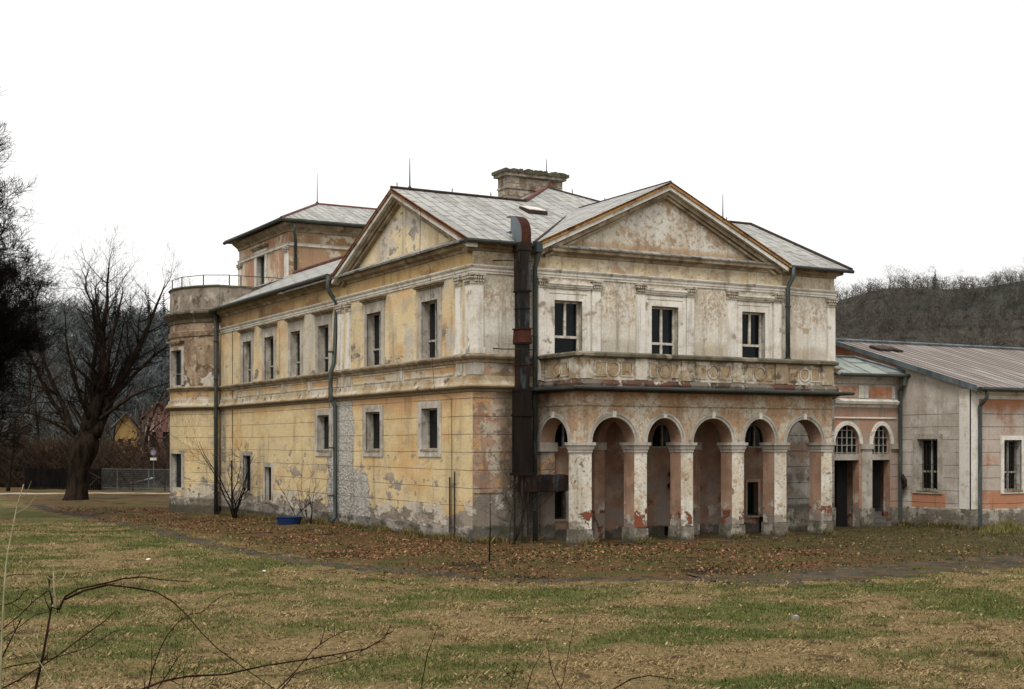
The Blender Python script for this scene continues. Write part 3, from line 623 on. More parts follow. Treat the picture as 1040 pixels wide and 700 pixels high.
# --- pilasters with leaf capitals
def capital(g, P, a, b, z0, z1):
    h = z1 - z0
    g.pbox(P, a - .02, b + .02, z0, z0 + .05, -.1, -.0, 0); g.pbox(P, a - .06, b + .06, z1 - .07, z1, -.16, 0)
    g.pbox(P, a + .01, b - .01, z0 + .05, z1 - .07, -.075, 0)
    n = 4
    for k in range(n):
        u = a + (b - a) * (k + .5) / n; w2 = (b - a) / n * .33
        g.pbox(P, u - w2, u + w2, z0 + .07, z0 + h * .42, -.14, -.07); g.pbox(P, u - w2 * .8, u + w2 * .8, z0 + h * .5, z1 - .1, -.17, -.07)
    for u in (a, b): g.tube([P(u, z1 - .13, -.16), P(u, z1 - .13, 0)], .05, 8)
def pilaster(P, a, b, z0=6.12, zc=8.36, z1=8.7, mat='trim'):
    g = G(); g.pbox(P, a, b, z0 + .2, zc, -.07, 0); g.pbox(P, a - .04, b + .04, z0, z0 + .2, -.1, 0)
    p = g.build('pilaster', M[mat], villa)
    g = G(); capital(g, P, a, b, zc, z1); g.build('capital', M['capital'], p)
for a, b in ((0.0, .42), (.72, 1.1), (10.25, 10.62), (10.95, JL)): pilaster(PL, a, b)
pilaster(PF, 0.0, .36); pilaster(PF, 15.02, 15.4)
for a, b in ((2.3, 2.61), (4.4, 4.73), (6.2, 6.55), (8.33, 8.65), (10.13, 10.53), (12.26, 12.6)): pilaster(PC, a, b, 5.3)
g = G()     # posts and frames in the band below the pilasters
for P, L_ in ((PL, ((0, .45), (.7, 1.12), (5.4, 5.7), (10.2, 10.65), (10.9, JL))), (PF, ((0, .4),)), (PW, ((14.9, 15.2), (18.2, 18.5), (21.6, 21.9), (24.8, 25.1)))):
    for a, b in L_: g = G(); g.pbox(P, a, b, 5.44, 5.83, -.03, 0); g.build('band_post', M['grey_trim'], villa)
g = G()
for P, L_ in ((PL, ((1.3, 5.3), (5.8, 10.1))), (PW, ((11.7, 14.8), (15.3, 18.1), (18.6, 21.5), (22, 24.7)))):
    for a, b in L_:
        g = G(); g.pbox(P, a, b, 5.46, 5.5, -.025, 0); g.pbox(P, a, b, 5.76, 5.8, -.025, 0); g.pbox(P, a, a + .05, 5.5, 5.76, -.025, 0); g.pbox(P, b - .05, b, 5.5, 5.76, -.025, 0)
        g.build('band_panel_frame', M['belt_low'], villa)
g = G(); g.pbox(PF, 0.02, 1.1, 1.62, 1.8, -.04, 0); g.build('corner_ledge', M['front_low'], villa)
g = G(); g.pbox(PF, 13.0, 15.45, -.3, .8, -.05, 0); g.build('wall_base', M['base_stone'], villa)

# --- pediments
LG = lambda s_, z, d: (d, s_, z); FG = lambda s_, z, d: (s_, d, z)
def pediment(mapf, s0, s1, ap, zb, za, face, edge, tymp, out):
    g = G(); k = (za - zb)
    g.face([mapf(s0 + .6, zb - .05, face), mapf(s1 - .6, zb - .05, face), mapf(ap, za - .42, face)]); t = g.build('tympanum', M[tymp], villa)
    g = G(); g.chevron(mapf, s0, s1, ap, zb, zb, za, -.02, .13, out, out + .05); g.build('raking_edge', M[edge], villa)
    g = G(); g.chevron(mapf, s0 + .1, s1 - .1, ap, zb, zb, za, .11, .25, out + .05, face); g.build('raking_cornice', M['fillet'], villa)
    g = G(); g.chevron(mapf, s0 + .3, s1 - .3, ap, zb + .05, zb + .05, za, .25, .40, out + .2, face); g.build('raking_cornice', M['cornice'], villa)
    g = G(); g.chevron(mapf, s0 + .5, s1 - .5, ap, zb + .1, zb + .1, za, .40, .50, out + .28, face); g.build('raking_cornice', M['cornice'], villa)
pediment(LG, -.45, 11.35, 5.45, 9.74, 12.28, 0.0, 'rust_edge', 'tympanum_left', -.45)
pediment(FG, 2.02, 12.78, 7.4, 9.74, 12.22, -.2, 'ochre_edge', 'tympanum_front', -.62)

# --- roofs
def slab(g, pts, th=.07, mi=0):
    a = [Vector(p) for p in pts]; n = (a[1] - a[0]).cross(a[2] - a[0]).normalized()
    if n.z < 0: n = -n
    b = [p - n * th for p in a]
    g.face(a, mi); g.face(b[::-1], mi)
    for i in range(len(a)): g.face([a[i], a[(i + 1) % len(a)], b[(i + 1) % len(a)], b[i]], mi)
AP = (7.75, 8.4, 13.57); e = .45; EZ = 9.74
g = G()
slab(g, [(-e, -e, EZ), (15.85, -e, EZ), AP]); g.build('roof', M['roof_x'], villa)
g = G(); slab(g, [(-e, -e, EZ), AP, (-e, 17.4, EZ)]); slab(g, [(15.85, -e, EZ), AP, (15.85, 17.4, EZ)]); roof_hip = g.build('roof', M['roof_y'], villa)
g = G(); slab(g, [(-e, 17.4, EZ), (15.85, 17.4, EZ), AP]); g.build('roof', M['roof_x'], villa)
g = G(); slab(g, [(-e, -e, EZ), (8, -e, EZ), (8, 5.45, 12.30), (-e, 5.45, 12.30)]); slab(g, [(-e, 11.35, EZ), (8, 11.35, EZ), (8, 5.45, 12.30), (-e, 5.45, 12.30)])
roof_left = g.build('roof', M['roof_x'], villa)
g = G(); slab(g, [(15.85, -e, EZ), (8, -e, EZ), (8, 5.45, 12.30), (15.85, 5.45, 12.30)]); slab(g, [(15.85, 11.35, EZ), (8, 11.35, EZ), (8, 5.45, 12.30), (15.85, 5.45, 12.30)])
g.face([(15.42, 0, 9.7), (15.42, 11, 9.7), (15.42, 5.45, 12.1)]); roof_right = g.build('roof', M['roof_x'], villa)
g = G(); slab(g, [(2.02, -.62, EZ), (2.02, 6.5, EZ), (7.4, 6.5, 12.25), (7.4, -.62, 12.25)]); slab(g, [(12.78, -.62, EZ), (12.78, 6.5, EZ), (7.4, 6.5, 12.25), (7.4, -.62, 12.25)])
roof_front = g.build('roof', M['roof_y'], villa)
g = G(); slab(g, [(-.38, JL - .2, 9.92), (-.38, 27.6, 9.92), (4, 27.6, 11.98), (4, JL - .2, 11.98)]); slab(g, [(8.4, JL - .2, 9.92), (8.4, 36, 9.92), (4, 36, 11.98), (4, JL - .2, 11.98)])
roof_wing = g.build('roof', M['roof_y'], villa)
def cap(pts, r=.07, parent=None, mat='ridge_cap'):
    g = G(); g.tube(pts, r, 6); return g.build('ridge_cap', M[mat], parent or villa)
cap([(-.45, 5.45, 12.33), (5.05, 5.45, 12.33)], .06, roof_left, 'iron'); cap([(5.05, 5.45, 12.34), AP], .09, roof_hip); cap([AP, (AP[0] + 8.1 * .33, AP[1] - 8.85 * .33, AP[2] - 3.83 * .33)], .06, roof_hip, 'iron')
cap([(10.2, 5.45, 12.33), (15.85, 5.45, 12.33)], .06, roof_right, 'iron'); cap([(15.86, -e, EZ + .03), (15.86, 5.45, 12.33)], .07, roof_right, 'iron')
cap([(7.4, -.6, 12.25), (7.4, 5.6, 12.25)], .04, roof_front, 'iron'); cap([(2.02, -e, EZ + .03), (7.0, 5.1, 12.08)], .05, roof_front, 'iron')
cap([(4, JL, 12.02), (4, 27.6, 12.02)], .11, roof_wing)
g = G()
for px_, py_ in ((-.2, 5.45), (2, 5.45), (3.6, 5.45), (11.5, 5.45), (13.5, 5.45), (14.6, 5.45)): g.tube([(px_, py_, 12.3), (px_, py_, 12.52)], .02, 5)
for t in (.2, .45, .7, .9): g.tube([(7.75 + (15.85 - 7.75) * t * .45, 8.4 - 8.85 * t * .45, 13.57 - 3.83 * t * .45), (7.75 + (15.85 - 7.75) * t * .45, 8.4 - 8.85 * t * .45, 13.79 - 3.83 * t * .45)], .02, 5)
g.build('roof_hook', M['iron'], villa)
# skylight hatch on the front slope
rz = lambda y: EZ + .433 * (y + .45)
g = G(); g.hexa([(4.15, 3.6, rz(3.6)), (4.95, 3.6, rz(3.6)), (4.95, 4.3, rz(4.3)), (4.15, 4.3, rz(4.3)), (4.15, 3.6, rz(3.6) + .16), (4.95, 3.6, rz(3.6) + .16), (4.95, 4.3, rz(4.3) + .08), (4.15, 4.3, rz(4.3) + .08)])
hatch = g.build('roof_hatch', M['iron'], villa)
g = G(); g.hexa([(4.2, 3.62, rz(3.6) + .165), (4.9, 3.62, rz(3.6) + .165), (4.9, 4.26, rz(4.26) + .095), (4.2, 4.26, rz(4.26) + .095), (4.2, 3.62, rz(3.6) + .19), (4.9, 3.62, rz(3.6) + .19), (4.9, 4.26, rz(4.26) + .12), (4.2, 4.26, rz(4.26) + .12)])
g.build('hatch_lid', M['trim'], hatch)  # white colour stands in for sky reflected in the skylight pane
# chimney
g = G(); g.box(6.3, 9.05, 11.5, 8.9, 9.85, 14.05); g.box(6.26, 9.01, 13.55, 8.94, 9.89, 13.62)
chim = g.build('chimney', M['brick'], villa)
g = G(); g.box(6.16, 8.92, 14.05, 9.02, 9.98, 14.18); g.build('chimney_cornice', M['brick'], chim)
g = G()
for i in range(26):
    x = 6.1 + 2.88 * i / 25; hh = .1 + .1 * random.random()
    g.box(x, 8.84 + .06 * random.random(), 14.16 + .02 * random.random() + .004, x + .14, 10.04, 14.18 + hh)
g.build('chimney_cap', M['moss_cap'], chim)
# lightning rods
def rod(x, y, z, h, parent=None):
    g = G(); g.tube([(x, y, z), (x, y, z + h)], [.03, .012], 5); g.tube([(x, y, z), (x, y, z + .12)], [.11, .03], 8); g.build('lightning_rod', M['iron'], villa)
rod(.3, 5.45, 12.33, 1.1); rod(8.4, 9.5, 14.2, .8); rod(14.4, 5.45, 12.33, 1.1)
# gutters
def gutter(pts, r=.07):
    g = G(); g.tube(pts, r, 8); return g.build('gutter', M['gutter'], villa)
gutter([(-.45, -.5, 9.68), (1.95, -.5, 9.68)]); gutter([(12.85, -.5, 9.68), (15.9, -.5, 9.68)]); gutter([(-.44, JL + .15, 9.86), (-.44, 27.6, 9.86)], .09)
gutter([(-.48, -.45, 9.66), (-.48, -.1, 9.66)])
def downpipe(pts, r=.065, mat='pipe'):
    g = G(); g.tube(pts, r, 8); p = g.build('downpipe', M[mat], villa, True)
    zs = [q[2] for q in pts]; a, b = min(zs), max(zs)
    lo = min(pts, key=lambda q: q[2]); z = a + 1.0
    while z < b - 1.2:
        g = G(); g.tube([(lo[0], lo[1], z), (lo[0], lo[1], z + .06)], r * 1.35, 8); g.build('pipe_clamp', M['gutter'], p); z += 1.9
downpipe([(-.42, 11.55, 9.85), (-.42, 11.6, 9.35), (-.3, 11.6, 9.15), (-.06, 11.6, 8.85), (-.04, 11.6, 8.6), (-.16, 11.6, 6.4), (-.3, 11.6, 6.0), (-.3, 11.6, 5.0), (-.1, 11.6, 4.7), (-.1, 11.6, .3), (-.28, 11.6, .12)], .09)
downpipe([(-.2, 27.35, 9.8), (-.2, 27.35, -.3)], .1, 'gutter')
downpipe([(2.12, -.55, 9.72), (2.12, -.55, 9.3), (2.1, -.38, 8.95), (2.1, -.38, 0)], .08)
downpipe([(12.95, -.5, 9.66), (12.95, -.5, 9.3), (12.86, -.32, 8.95), (12.86, -.32, 5.3)], .085)
g = G(); g.box(2.0, -.68, 9.45, 2.22, -.44, 9.78); g.build('rainwater_head', M['pipe'], villa)
g = G(); g.tube([(-.47, 2.9, 11.15), (-.46, 3.0, 9.7), (-.12, 2.9, 9.2), (-.2, 2.6, 6.2), (-.25, 2.3, 5.0), (-.06, 1.4, 4.7), (-.06, 1.4, 0)], .009, 4)
g.tube([(-.1, 1.45, 0), (-.1, 1.45, 2.1)], .03, 5); g.tube([(-.1, 1.1, 0), (-.1, 1.1, 2.3)], .028, 5)
g.build('lightning_conductor', M['iron'], villa)
g = G(); g.tube([(.06, 25.6, -.3), (.06, 25.6, 2.4)], .035, 5); g.tube([(.1, 25.6, 2.4), (.1, 25.6, 9.0)], .012, 4); g.build('lightning_conductor', M['iron'], villa)

# --- bow at the far end of the left side
BC = (2.46, 30.65); BR = 3.95
def PB(r):
    return lambda a, z, d: (BC[0] - (r - d) * math.cos(a), BC[1] - (r - d) * math.sin(a), z)
A0, A1 = R(-75), R(52); au = [A0 + (A1 - A0) * i / 40 for i in range(41)]; pb = PB(BR)
w1_, w2_ = R(-3), R(17)
def bowpart(z0, z1, holes, mat):
    g = G(); g.wall(pb, A0, A1, z0, z1, holes, .25, us=au, mr=1); g.build('wall', [M[mat], M['grey_trim']], villa)
bowpart(-.9, 4.95, [('r', w1_, w2_, .95, 2.7)], 'yellow_low'); bowpart(4.95, 6.05, [], 'yellow_band'); bowpart(6.05, 9.6, [('r', w1_, w2_, 6.2, 8.0)], 'bow_up'); bowpart(9.6, 11.15, [], 'parapet')
for z0, z1, hd in ((.95, 2.7, None), (6.2, 8.0, (w1_ - .06, w2_ + .06, 8.3, 'cornice'))):
    window(villa, pb, w1_, w2_, z0, z1, .2, False, None if hd is None else .33, 'frame_grey', (.05, .05, .18, 0, 'grey_trim'), hd, False, fw=.02)
bp = [pb(a, 0, 0)[:2] for a in au]
def bmould(name, prof, mat):
    g = G(); g.sweep(bp, prof); g.build(name, M[mat], villa)
bp = [pb(a, 0, 0)[:2] for a in au[::-1]]
bp = bp[::-1]
bmould('belt_cornice', [(-.02, 4.86), (.08, 4.96), (.24, 5.04), (.24, 5.11), (.1, 5.26), (.06, 5.42), (-.02, 5.45)], 'belt_low')
bmould('belt_cornice', [(-.02, 5.82), (.06, 5.92), (.19, 6.03), (.19, 6.07), (-.02, 6.12)], 'cornice')
bmould('main_cornice', [(-.02, 9.3), (.06, 9.34), (.08, 9.5), (.3, 9.72), (.36, 9.78), (.36, 9.86), (.1, 9.98), (-.02, 10.0)], 'stone')
bmould('main_cornice', [(-.02, 8.62), (.06, 8.66), (.1, 8.9), (.02, 8.95), (-.02, 8.95)], 'bow_up')
bmould('parapet_coping', [(-.3, 11.1), (.05, 11.1), (.08, 11.15), (.05, 11.2), (-.3, 11.2)], 'stone')
bmould('wall_base', [(-.02, -.8), (.05, -.8), (.05, .42), (0, .5), (-.02, .5)], 'base_stone')
g = G(); g.box(.0, 27.58, 9.3, 4.0, 27.85, 11.1); g.build('wall', M['parapet'], villa)
g = G(); g.box(-.05, 27.52, 11.1, 4.05, 27.9, 11.19); g.build('parapet_coping', M['stone'], villa)
g = G(); g.face([(pb(a, 0, 0)[0], pb(a, 0, 0)[1], 10.4) for a in au]); g.face([(BC[0] + x, BC[1] + y, 10.39) for x, y in ((-2.4, -3), (3, -3), (3, 4), (-1, 4))]); g.build('terrace', M['asphalt'], villa)
g = G(); rp = [pb(R(a), 11.2, .12) for a in (-12, 14, 38)] + [(.6, 27.7, 11.19), (1.2, 27.7, 11.19), (3.9, 27.7, 11.19)]
for p in rp: g.tube([p, (p[0], p[1], 11.72)], .03, 5)
g.tube([(p[0], p[1], 11.72) for p in rp], .02, 5); g.build('terrace_railing', M['iron'], villa)

# --- tower behind the wing
tx0, ty0, tx1, ty1 = 4.2, 29.0, 13.5, 37.4; PT = PX(tx0); PTF = lambda u, z, d: (u, ty0 + d, z)
M['tower_pink'] = plaster('tower_plaster_pink', 'c29c82', [dict(c='b58668', sc=.6, th=.5, so=.1), dict(c='d6c7b2', sc=.8, th=.54, so=.05, st=(1, 1, .6)), dict(c='a58a72', sc=2, th=.6, so=.03)])
M['tower_brown'] = plaster('tower_plaster_brown', 'a3865f' , [dict(c='94744f', sc=.7, th=.5, so=.08), dict(c='c9bca8', sc=1.6, th=.53, so=.02, st=(1, 1, 1.6), ro=.75), dict(c='a9876a', sc=.5, th=.55, so=.06), dict(c='b59d84', z=(14.8, 14.0, .3), a=.6)])
g = G(); g.wall(PT, ty0, ty1, 9, 14.75, [('r', 32.75, 34.2, 11.2, 13.7)], .25, mr=1); g.build('wall', [M['tower_pink'], M['grey_trim']], villa)
g = G(); g.wall(PTF, tx0, tx1, 9, 14.75); g.build('wall', M['tower_brown'], villa)
g = G(); g.wall(PR(tx1), ty0, ty1, 0, 14.75); g.wall(lambda u, z, d: (u, ty1, z), tx0, tx1, 0, 14.75); g.build('wall', M['tower_pink'], villa)
window(villa, PT, 32.75, 34.2, 11.2, 13.7, .22, True, .3, 'frame_grey', (.35, .35, .3, 0, 'trim'), (32.2, 34.8, 14.0 - .02, 'cornice'), False)
g = G(); g.sweep([(tx0, ty1), (tx0, ty0), (tx1, ty0)], [(-.02, 13.62), (.08, 13.65), (.1, 13.75), (.14, 13.8), (-.02, 13.84)]); g.build('architrave', M['trim'], villa)
g = G(); g.sweep([(tx0, ty1), (tx0, ty0), (tx1, ty0)], [(-.02, 14.35), (.08, 14.4), (.1, 14.5), (.4, 14.72), (.42, 14.8), (-.02, 14.82)]); g.build('main_cornice', M['cornice'], villa)
for a, b in ((29.0, 29.5), (36.8, 37.4)): pilaster(PT, a, b, 11.2, 13.3, 13.6)
t0 = [(tx0 - .65, ty0 - .65, 14.95), (tx1 + .6, ty0 - .65, 14.95), (tx1 + .6, ty1 + .6, 14.95), (tx0 - .65, ty1 + .6, 14.95)]; ra, rb = (7.4, 33.2, 16.75), (11.5, 33.2, 16.75)
g = G(); slab(g, [t0[0], t0[1], rb, ra], .1); slab(g, [t0[2], t0[3], ra, rb], .1); roof_tower = g.build('roof', M['roof_x'], villa)
g = G(); slab(g, [t0[0], ra, t0[3]], .1); slab(g, [t0[1], rb, t0[2]], .1); g.build('roof', M['roof_y'], villa)
cap([t0[0], ra], .09, roof_tower); cap([ra, rb], .09, roof_tower); cap([t0[3], ra], .09, roof_tower, 'iron')
gutter([(t0[0][0], t0[0][1] - .05, 14.88), (t0[1][0], t0[0][1] - .05, 14.88)], .1); gutter([(t0[0][0] - .05, t0[0][1], 14.88), (t0[0][0] - .05, t0[3][1], 14.88)], .1)
rod(7.4, 33.2, 16.8, 1.7)
downpipe([(4.3, 28.4, 14.85), (4.3, 28.4, 14.4), (4.55, 28.9, 13.9), (4.55, 28.9, 11)], .08)

# ------------------------------------------------------------------ portico (part of the villa)
PXL, PYF, PXR, PZ = 2.46, -2.5, 12.99, 3.25
PIL = [(2.46, 2.94), (4.57, 5.06), (6.42, 6.91), (8.54, 9.05), (10.38, 10.91), (12.49, 12.99)]; TH = .6
Pf = PY(PYF)
for i, (a, b) in enumerate(PIL):
    g = G()
    left = 0 if i == 0 else 1; right = 0 if i == 5 else 1
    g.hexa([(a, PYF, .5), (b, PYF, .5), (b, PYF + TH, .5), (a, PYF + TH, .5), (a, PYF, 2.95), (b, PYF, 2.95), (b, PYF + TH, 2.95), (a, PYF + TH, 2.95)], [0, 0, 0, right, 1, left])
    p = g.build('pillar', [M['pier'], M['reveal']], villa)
    g = G(); j = [random.uniform(-.03, .03) for _ in range(8)]
    g.hexa([(a - .05 + j[0], PYF - .06 + j[1], -.3), (b + .05 + j[2], PYF - .06 + j[3], -.3), (b + .05, PYF + TH + .05, -.3), (a - .07, PYF + TH + .05, -.3),
            (a - .03 + j[4] * .6, PYF - .03 + j[5] * .6, .5), (b + .03 + j[6] * .6, PYF - .03 + j[7] * .6, .46), (b + .03, PYF + TH + .03, .5), (a - .05, PYF + TH + .03, .49)]); g.build('pillar_base', M['base_stone'], p)
    g = G(); g.sweep([(a, PYF), (b, PYF), (b, PYF + TH), (a, PYF + TH)], [(-.05, 2.93), (.02, 2.93), (.02, 3.0), (.04, 3.02), (.06, 3.12), (.1, 3.16), (.1, 3.25), (-.05, 3.25)], True)
    g.box(a + .02, PYF + .02, 2.9, b - .02, PYF + TH - .02, 3.245); g.build('impost', M['grey_trim'], p)
for x0, x1 in ((2.46, 3.0), (12.45, 12.99)):      # responds against the wall
    g = G(); g.box(x0, -.14, -.3, x1, 0.01, 2.95); p = g.build('wall_respond', M['front_low'], villa)
    g = G(); g.box(x0 - .07, -.22, 2.95, x1 + .07, 0, 3.25); g.build('impost', M['grey_trim'], p)
g = G(); AR = [('a', PIL[i][1], PIL[i + 1][0], PZ, PZ, .8) for i in range(5)]
g.wall(Pf, PXL, PXR, PZ, 4.92, AR, TH, back=True, mr=1, mb=1)
g.wall(PX(PXL), PYF + TH, 0, PZ, 4.92, [('a', PYF + TH, -.14, PZ, PZ, .8)], .54, back=True, mr=1, mb=1)
g.wall(PR(PXR), PYF + TH, 0, PZ, 4.92, [('a', PYF + TH, -.14, PZ, PZ, .8)], .54, back=True, mr=1, mb=1)
for P_, s0_, s1_ in ((PX(PXL), PYF, PYF + TH), (PR(PXR), PYF, PYF + TH)): g.face([P_(s0_, PZ, 0), P_(s1_, PZ, 0), P_(s1_, 4.92, 0), P_(s0_, 4.92, 0)])
g.box(PXL + .55, PYF + TH + .01, 4.35, PXR - .55, 0, 4.9, 1)
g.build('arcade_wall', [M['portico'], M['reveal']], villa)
for i in range(5):
    a, b = PIL[i][1], PIL[i + 1][0]; c = (a + b) / 2; hw = (b - a) / 2
    g = G(); g.ring(Pf, c, PZ, hw, .8, .09, -.035, .01); g.ring(Pf, c, PZ, hw + .09, .89, .07, -.06, .01); p = g.build('archivolt', M['grey_trim'], villa)
    g = G(); g.pbox(Pf, c - .065, c + .065, PZ + .8, PZ + 1.0, -.085, .02); g.build('keystone', M['trim'], p)
for P_ in (PX(PXL), PR(PXR)):
    c = (PYF + TH - .14) / 2; hw = (-.14 - PYF - TH) / 2
    g = G(); g.ring(P_, c, PZ, hw, .8, .09, -.035, .01); g.ring(P_, c, PZ, hw + .09, .89, .07, -.06, .01); p = g.build('archivolt', M['grey_trim'], villa)
    g = G(); g.pbox(P_, c - .065, c + .065, PZ + .8, PZ + 1.0, -.085, .02); g.build('keystone', M['trim'], p)
UP = [(PXL, 0), (PXL, PYF), (PXR, PYF), (PXR, 0)]
mould('string_course', UP, [(-.02, 4.4), (.04, 4.41), (.07, 4.45), (.07, 4.48), (-.02, 4.5)], 'portico')
mould('portico_cornice', UP, [(-.02, 4.86), (.1, 4.9), (.32, 4.95), (.5, 5.0), (.5, 5.03), (-.02, 5.05)], 'gutter')
g = G(); g.tube([(PXL - .52, -.05, 4.97), (PXL - .52, PYF - .52, 4.97), (PXR + .52, PYF - .52, 4.97), (PXR + .52, -.05, 4.97)], .06, 8); g.build('gutter', M['gutter'], villa)
g = G(); g.box(PXL + .02, PYF + .02, 4.9, PXR - .02, -.2, 5.04); g.build('balcony_floor', M['stone'], villa)
bo = .02
mould('balustrade_plinth', UP, [(-.3, 5.03), (.14 + bo, 5.03), (.16 + bo, 5.12), (.1 + bo, 5.24), (-.3, 5.26)], 'plinth')
mould('balustrade', UP, [(-.22, 5.25), (bo, 5.25), (bo, 5.95), (-.22, 5.95)], 'relief')
mould('balustrade_coping', UP, [(-.32, 5.95), (.1, 5.94), (.17, 5.99), (.17, 6.07), (.05, 6.13), (-.3, 6.14)], 'stone')
PBf = PY(PYF - bo); PBl = PX(PXL - bo)
for P_, a, b in [(PBf, *q) for q in PIL] + [(PBl, PYF, PYF + .45), (PBl, -.4, -.05)]: g = G(); g.pbox(P_, a, b, 5.27, 5.94, -.06, .01); g.build('balustrade_post', M['relief'], villa)
def medallions(P, a, b):
    g = G(); m = G(); w = b - a; c = (a + b) / 2; zc, hh = 5.6, .24
    def frame(u0, u1):
        g.pbox(P, u0, u1, zc - hh, zc - hh + .035, -.03, .01); g.pbox(P, u0, u1, zc + hh - .035, zc + hh, -.03, .01)
        g.pbox(P, u0, u0 + .035, zc - hh + .035, zc + hh - .035, -.03, .01); g.pbox(P, u1 - .035, u1, zc - hh + .035, zc + hh - .035, -.03, .01)
        m.pbox(P, u0 + .05, u1 - .05, zc - hh + .05, zc + hh - .05, -.012, .0)
    g.ring(P, c, zc, .19, .19, .05, -.035, .01, 24, 0, 0, 2 * math.pi)
    m.ring(P, c, zc, .02, .02, .15, -.012, .0, 20, 0, 0, 2 * math.pi)
    frame(a + .1, c - .27); frame(c + .27, b - .1)
    o = g.build('relief_panel', M['relief'], villa); m.build('relief_infill', M['relief_in'], o)
for i in range(5): medallions(PBf, PIL[i][1], PIL[i + 1][0])
medallions(PBl, PYF + .47, -.42)

# ------------------------------------------------------------------ ventilation duct (part of the villa)
DX0, DX1, DY0, DY1 = 1.36, 1.66, -.8, -.34
g = G(); g.box(DX0, DY0, 4.95, DX1, DY1, 9.6)
duct = g.build('ventilation_duct', M['duct'], villa)
def collar(z, o_, hh, mt, x0=DX0, x1=DX1):
    g = G(); g.box(x0 - o_, DY0 - o_, z, x1 + o_, DY1 + o_ * .5, z + hh); g.build('duct_collar', M[mt], duct)
for c_ in ((8.1, .045, .06, 'duct_low'), (8.16, .02, 1.3, 'duct'), (9.44, .05, .26, 'duct'), (6.9, .07, .04, 'rust'), (6.42, .05, .05, 'duct_low'), (4.9, .07, .08, 'duct_low'), (7.55, .02, .03, 'duct_low'), (5.75, .02, .03, 'rust')): collar(*c_)
g = G(); g.hexa([(DX0 - .06, DY0 - .06, 6.47), (DX1 + .06, DY0 - .06, 6.47), (DX1 + .06, DY1 + .03, 6.47), (DX0 - .06, DY1 + .03, 6.47), (DX0 - .03, DY0 - .03, 6.9), (DX1 + .03, DY0 - .03, 6.9), (DX1 + .03, DY1 + .02, 6.9), (DX0 - .03, DY1 + .02, 6.9)]); g.build('duct_cowl', M['rust'], duct)
g = G(); N = 9; prev = None     # elbow hood bending back over the roof
for k in range(N + 1):
    t = math.pi / 2 * k / N; cy_, cz_ = -.12, 10.0
    cur = [(cy_ - .12 * math.cos(t), cz_ + .12 * math.sin(t)), (cy_ - .72 * math.cos(t), cz_ + .62 * math.sin(t))]
    if prev:
        for A, B in ((prev[1], cur[1]), (prev[0], cur[0])): g.face([(DX0 - .03, *A), (DX0 - .03, *B), (DX1 + .03, *B), (DX1 + .03, *A)], 0)
        for x in (DX0 - .03, DX1 + .03): g.face([(x, *prev[0]), (x, *prev[1]), (x, *cur[1]), (x, *cur[0])], 1 if x < 1.5 else 0)
    prev = cur
g.hexa([(DX0 - .03, -.84, 9.7), (DX1 + .03, -.84, 9.7), (DX1 + .03, -.24, 9.7), (DX0 - .03, -.24, 9.7), (DX0 - .03, -.84, 10), (DX1 + .03, -.84, 10), (DX1 + .03, -.24, 10), (DX0 - .03, -.24, 10)], [0, 0, 0, 0, 0, 1])
g.box(DX0 - .05, -.13, 10.1, DX1 + .05, .12, 10.14, 1); g.box(DX0 - .05, -.13, 10.6, DX1 + .05, .12, 10.64, 1)
g.build('duct_hood', [M['rust'], M['zinc']], duct)
g = G(); g.box(DX0 - .05, -.86, 2.25, DX1 + .04, -.26, 4.9); g.box(DX0 - .1, -.92, 2.18, DX1 + .1, -.2, 2.26); g.box(DX0 - .08, -.9, 4.1, DX1 + .07, -.23, 4.16); g.build('duct_riser', M['duct_low'], duct)
g = G(); g.box(1.5, -.85, 1.66, 3.1, -.3, 2.18)
for x in (1.95, 2.3, 2.62, 2.95): g.box(x, -.88, 1.64, x + .05, -.27, 2.2)
g.build('duct_branch', M['duct'], duct)
for x, y in ((1.38, -.8), (1.6, -.8), (1.38, -.3)):
    g = G(); g.tube([(x, y, -.1), (x, y, 2.2)], .035, 6); g.build('duct_support', M['iron'], duct)
for z in (6.25, 9.1):
    g = G(); g.tube([(.75, -.02, z + .05), (.8, -.5, z), (1.75, -.85, z)], .02, 5); g.build('duct_bracket', M['iron'], duct)

# ------------------------------------------------------------------ link building and annex on the right
link = tag(empty('link_building', (17.2, 1.5, 0)), 'low orange link building with two arched lattice openings beside the portico', 'building')
LY = .2; Pk = PY(LY)
g = G(); g.wall(Pk, 15.42, 18.98, -.3, 4.6, [('a', 15.6, 16.86, -.3, 3.2, .72), ('a', 17.55, 18.48, -.3, 3.2, .72)], .35, mr=1)
g.face([(15.45, 1.3, -.3), (18.9, 1.3, -.3), (18.9, 1.3, 4.6), (15.45, 1.3, 4.6)], 1)
for x in (15.45, 17.2, 18.95): g.face([(x, .3, -.3), (x, 1.3, -.3), (x, 1.3, 4.6), (x, .3, 4.6)], 1)
g.build('wall', [M['orange_grey'], M['reveal']], link)
g = G(); g.wall(Pk, 15.42, 18.98, 4.6, 5.85); g.wall(Pk, 15.42, 18.98, 5.84, 5.86); g.build('wall', M['annex_grey'], link)
for a, b in ((15.6, 16.8), (17.3, 18.55)): g = G(); g.pbox(Pk, a, b, 4.99, 5.4, -.02, 0); g.build('attic_panel', M['orange'], link)
for u0, u1 in ((15.44, 15.6), (16.8, 17.3), (18.55, 18.7)): g = G(); g.pbox(Pk, u0, u1, 4.97, 5.45, -.05, 0); g.build('attic_post', M['trim'], link)
g = G(); g.sweep([(15.45, LY), (18.75, LY)], [(-.02, 4.6), (.04, 4.62), (.06, 4.7), (.2, 4.74), (.24, 4.84), (.1, 4.92), (-.02, 4.95)]); g.build('cornice', M['trim'], link)
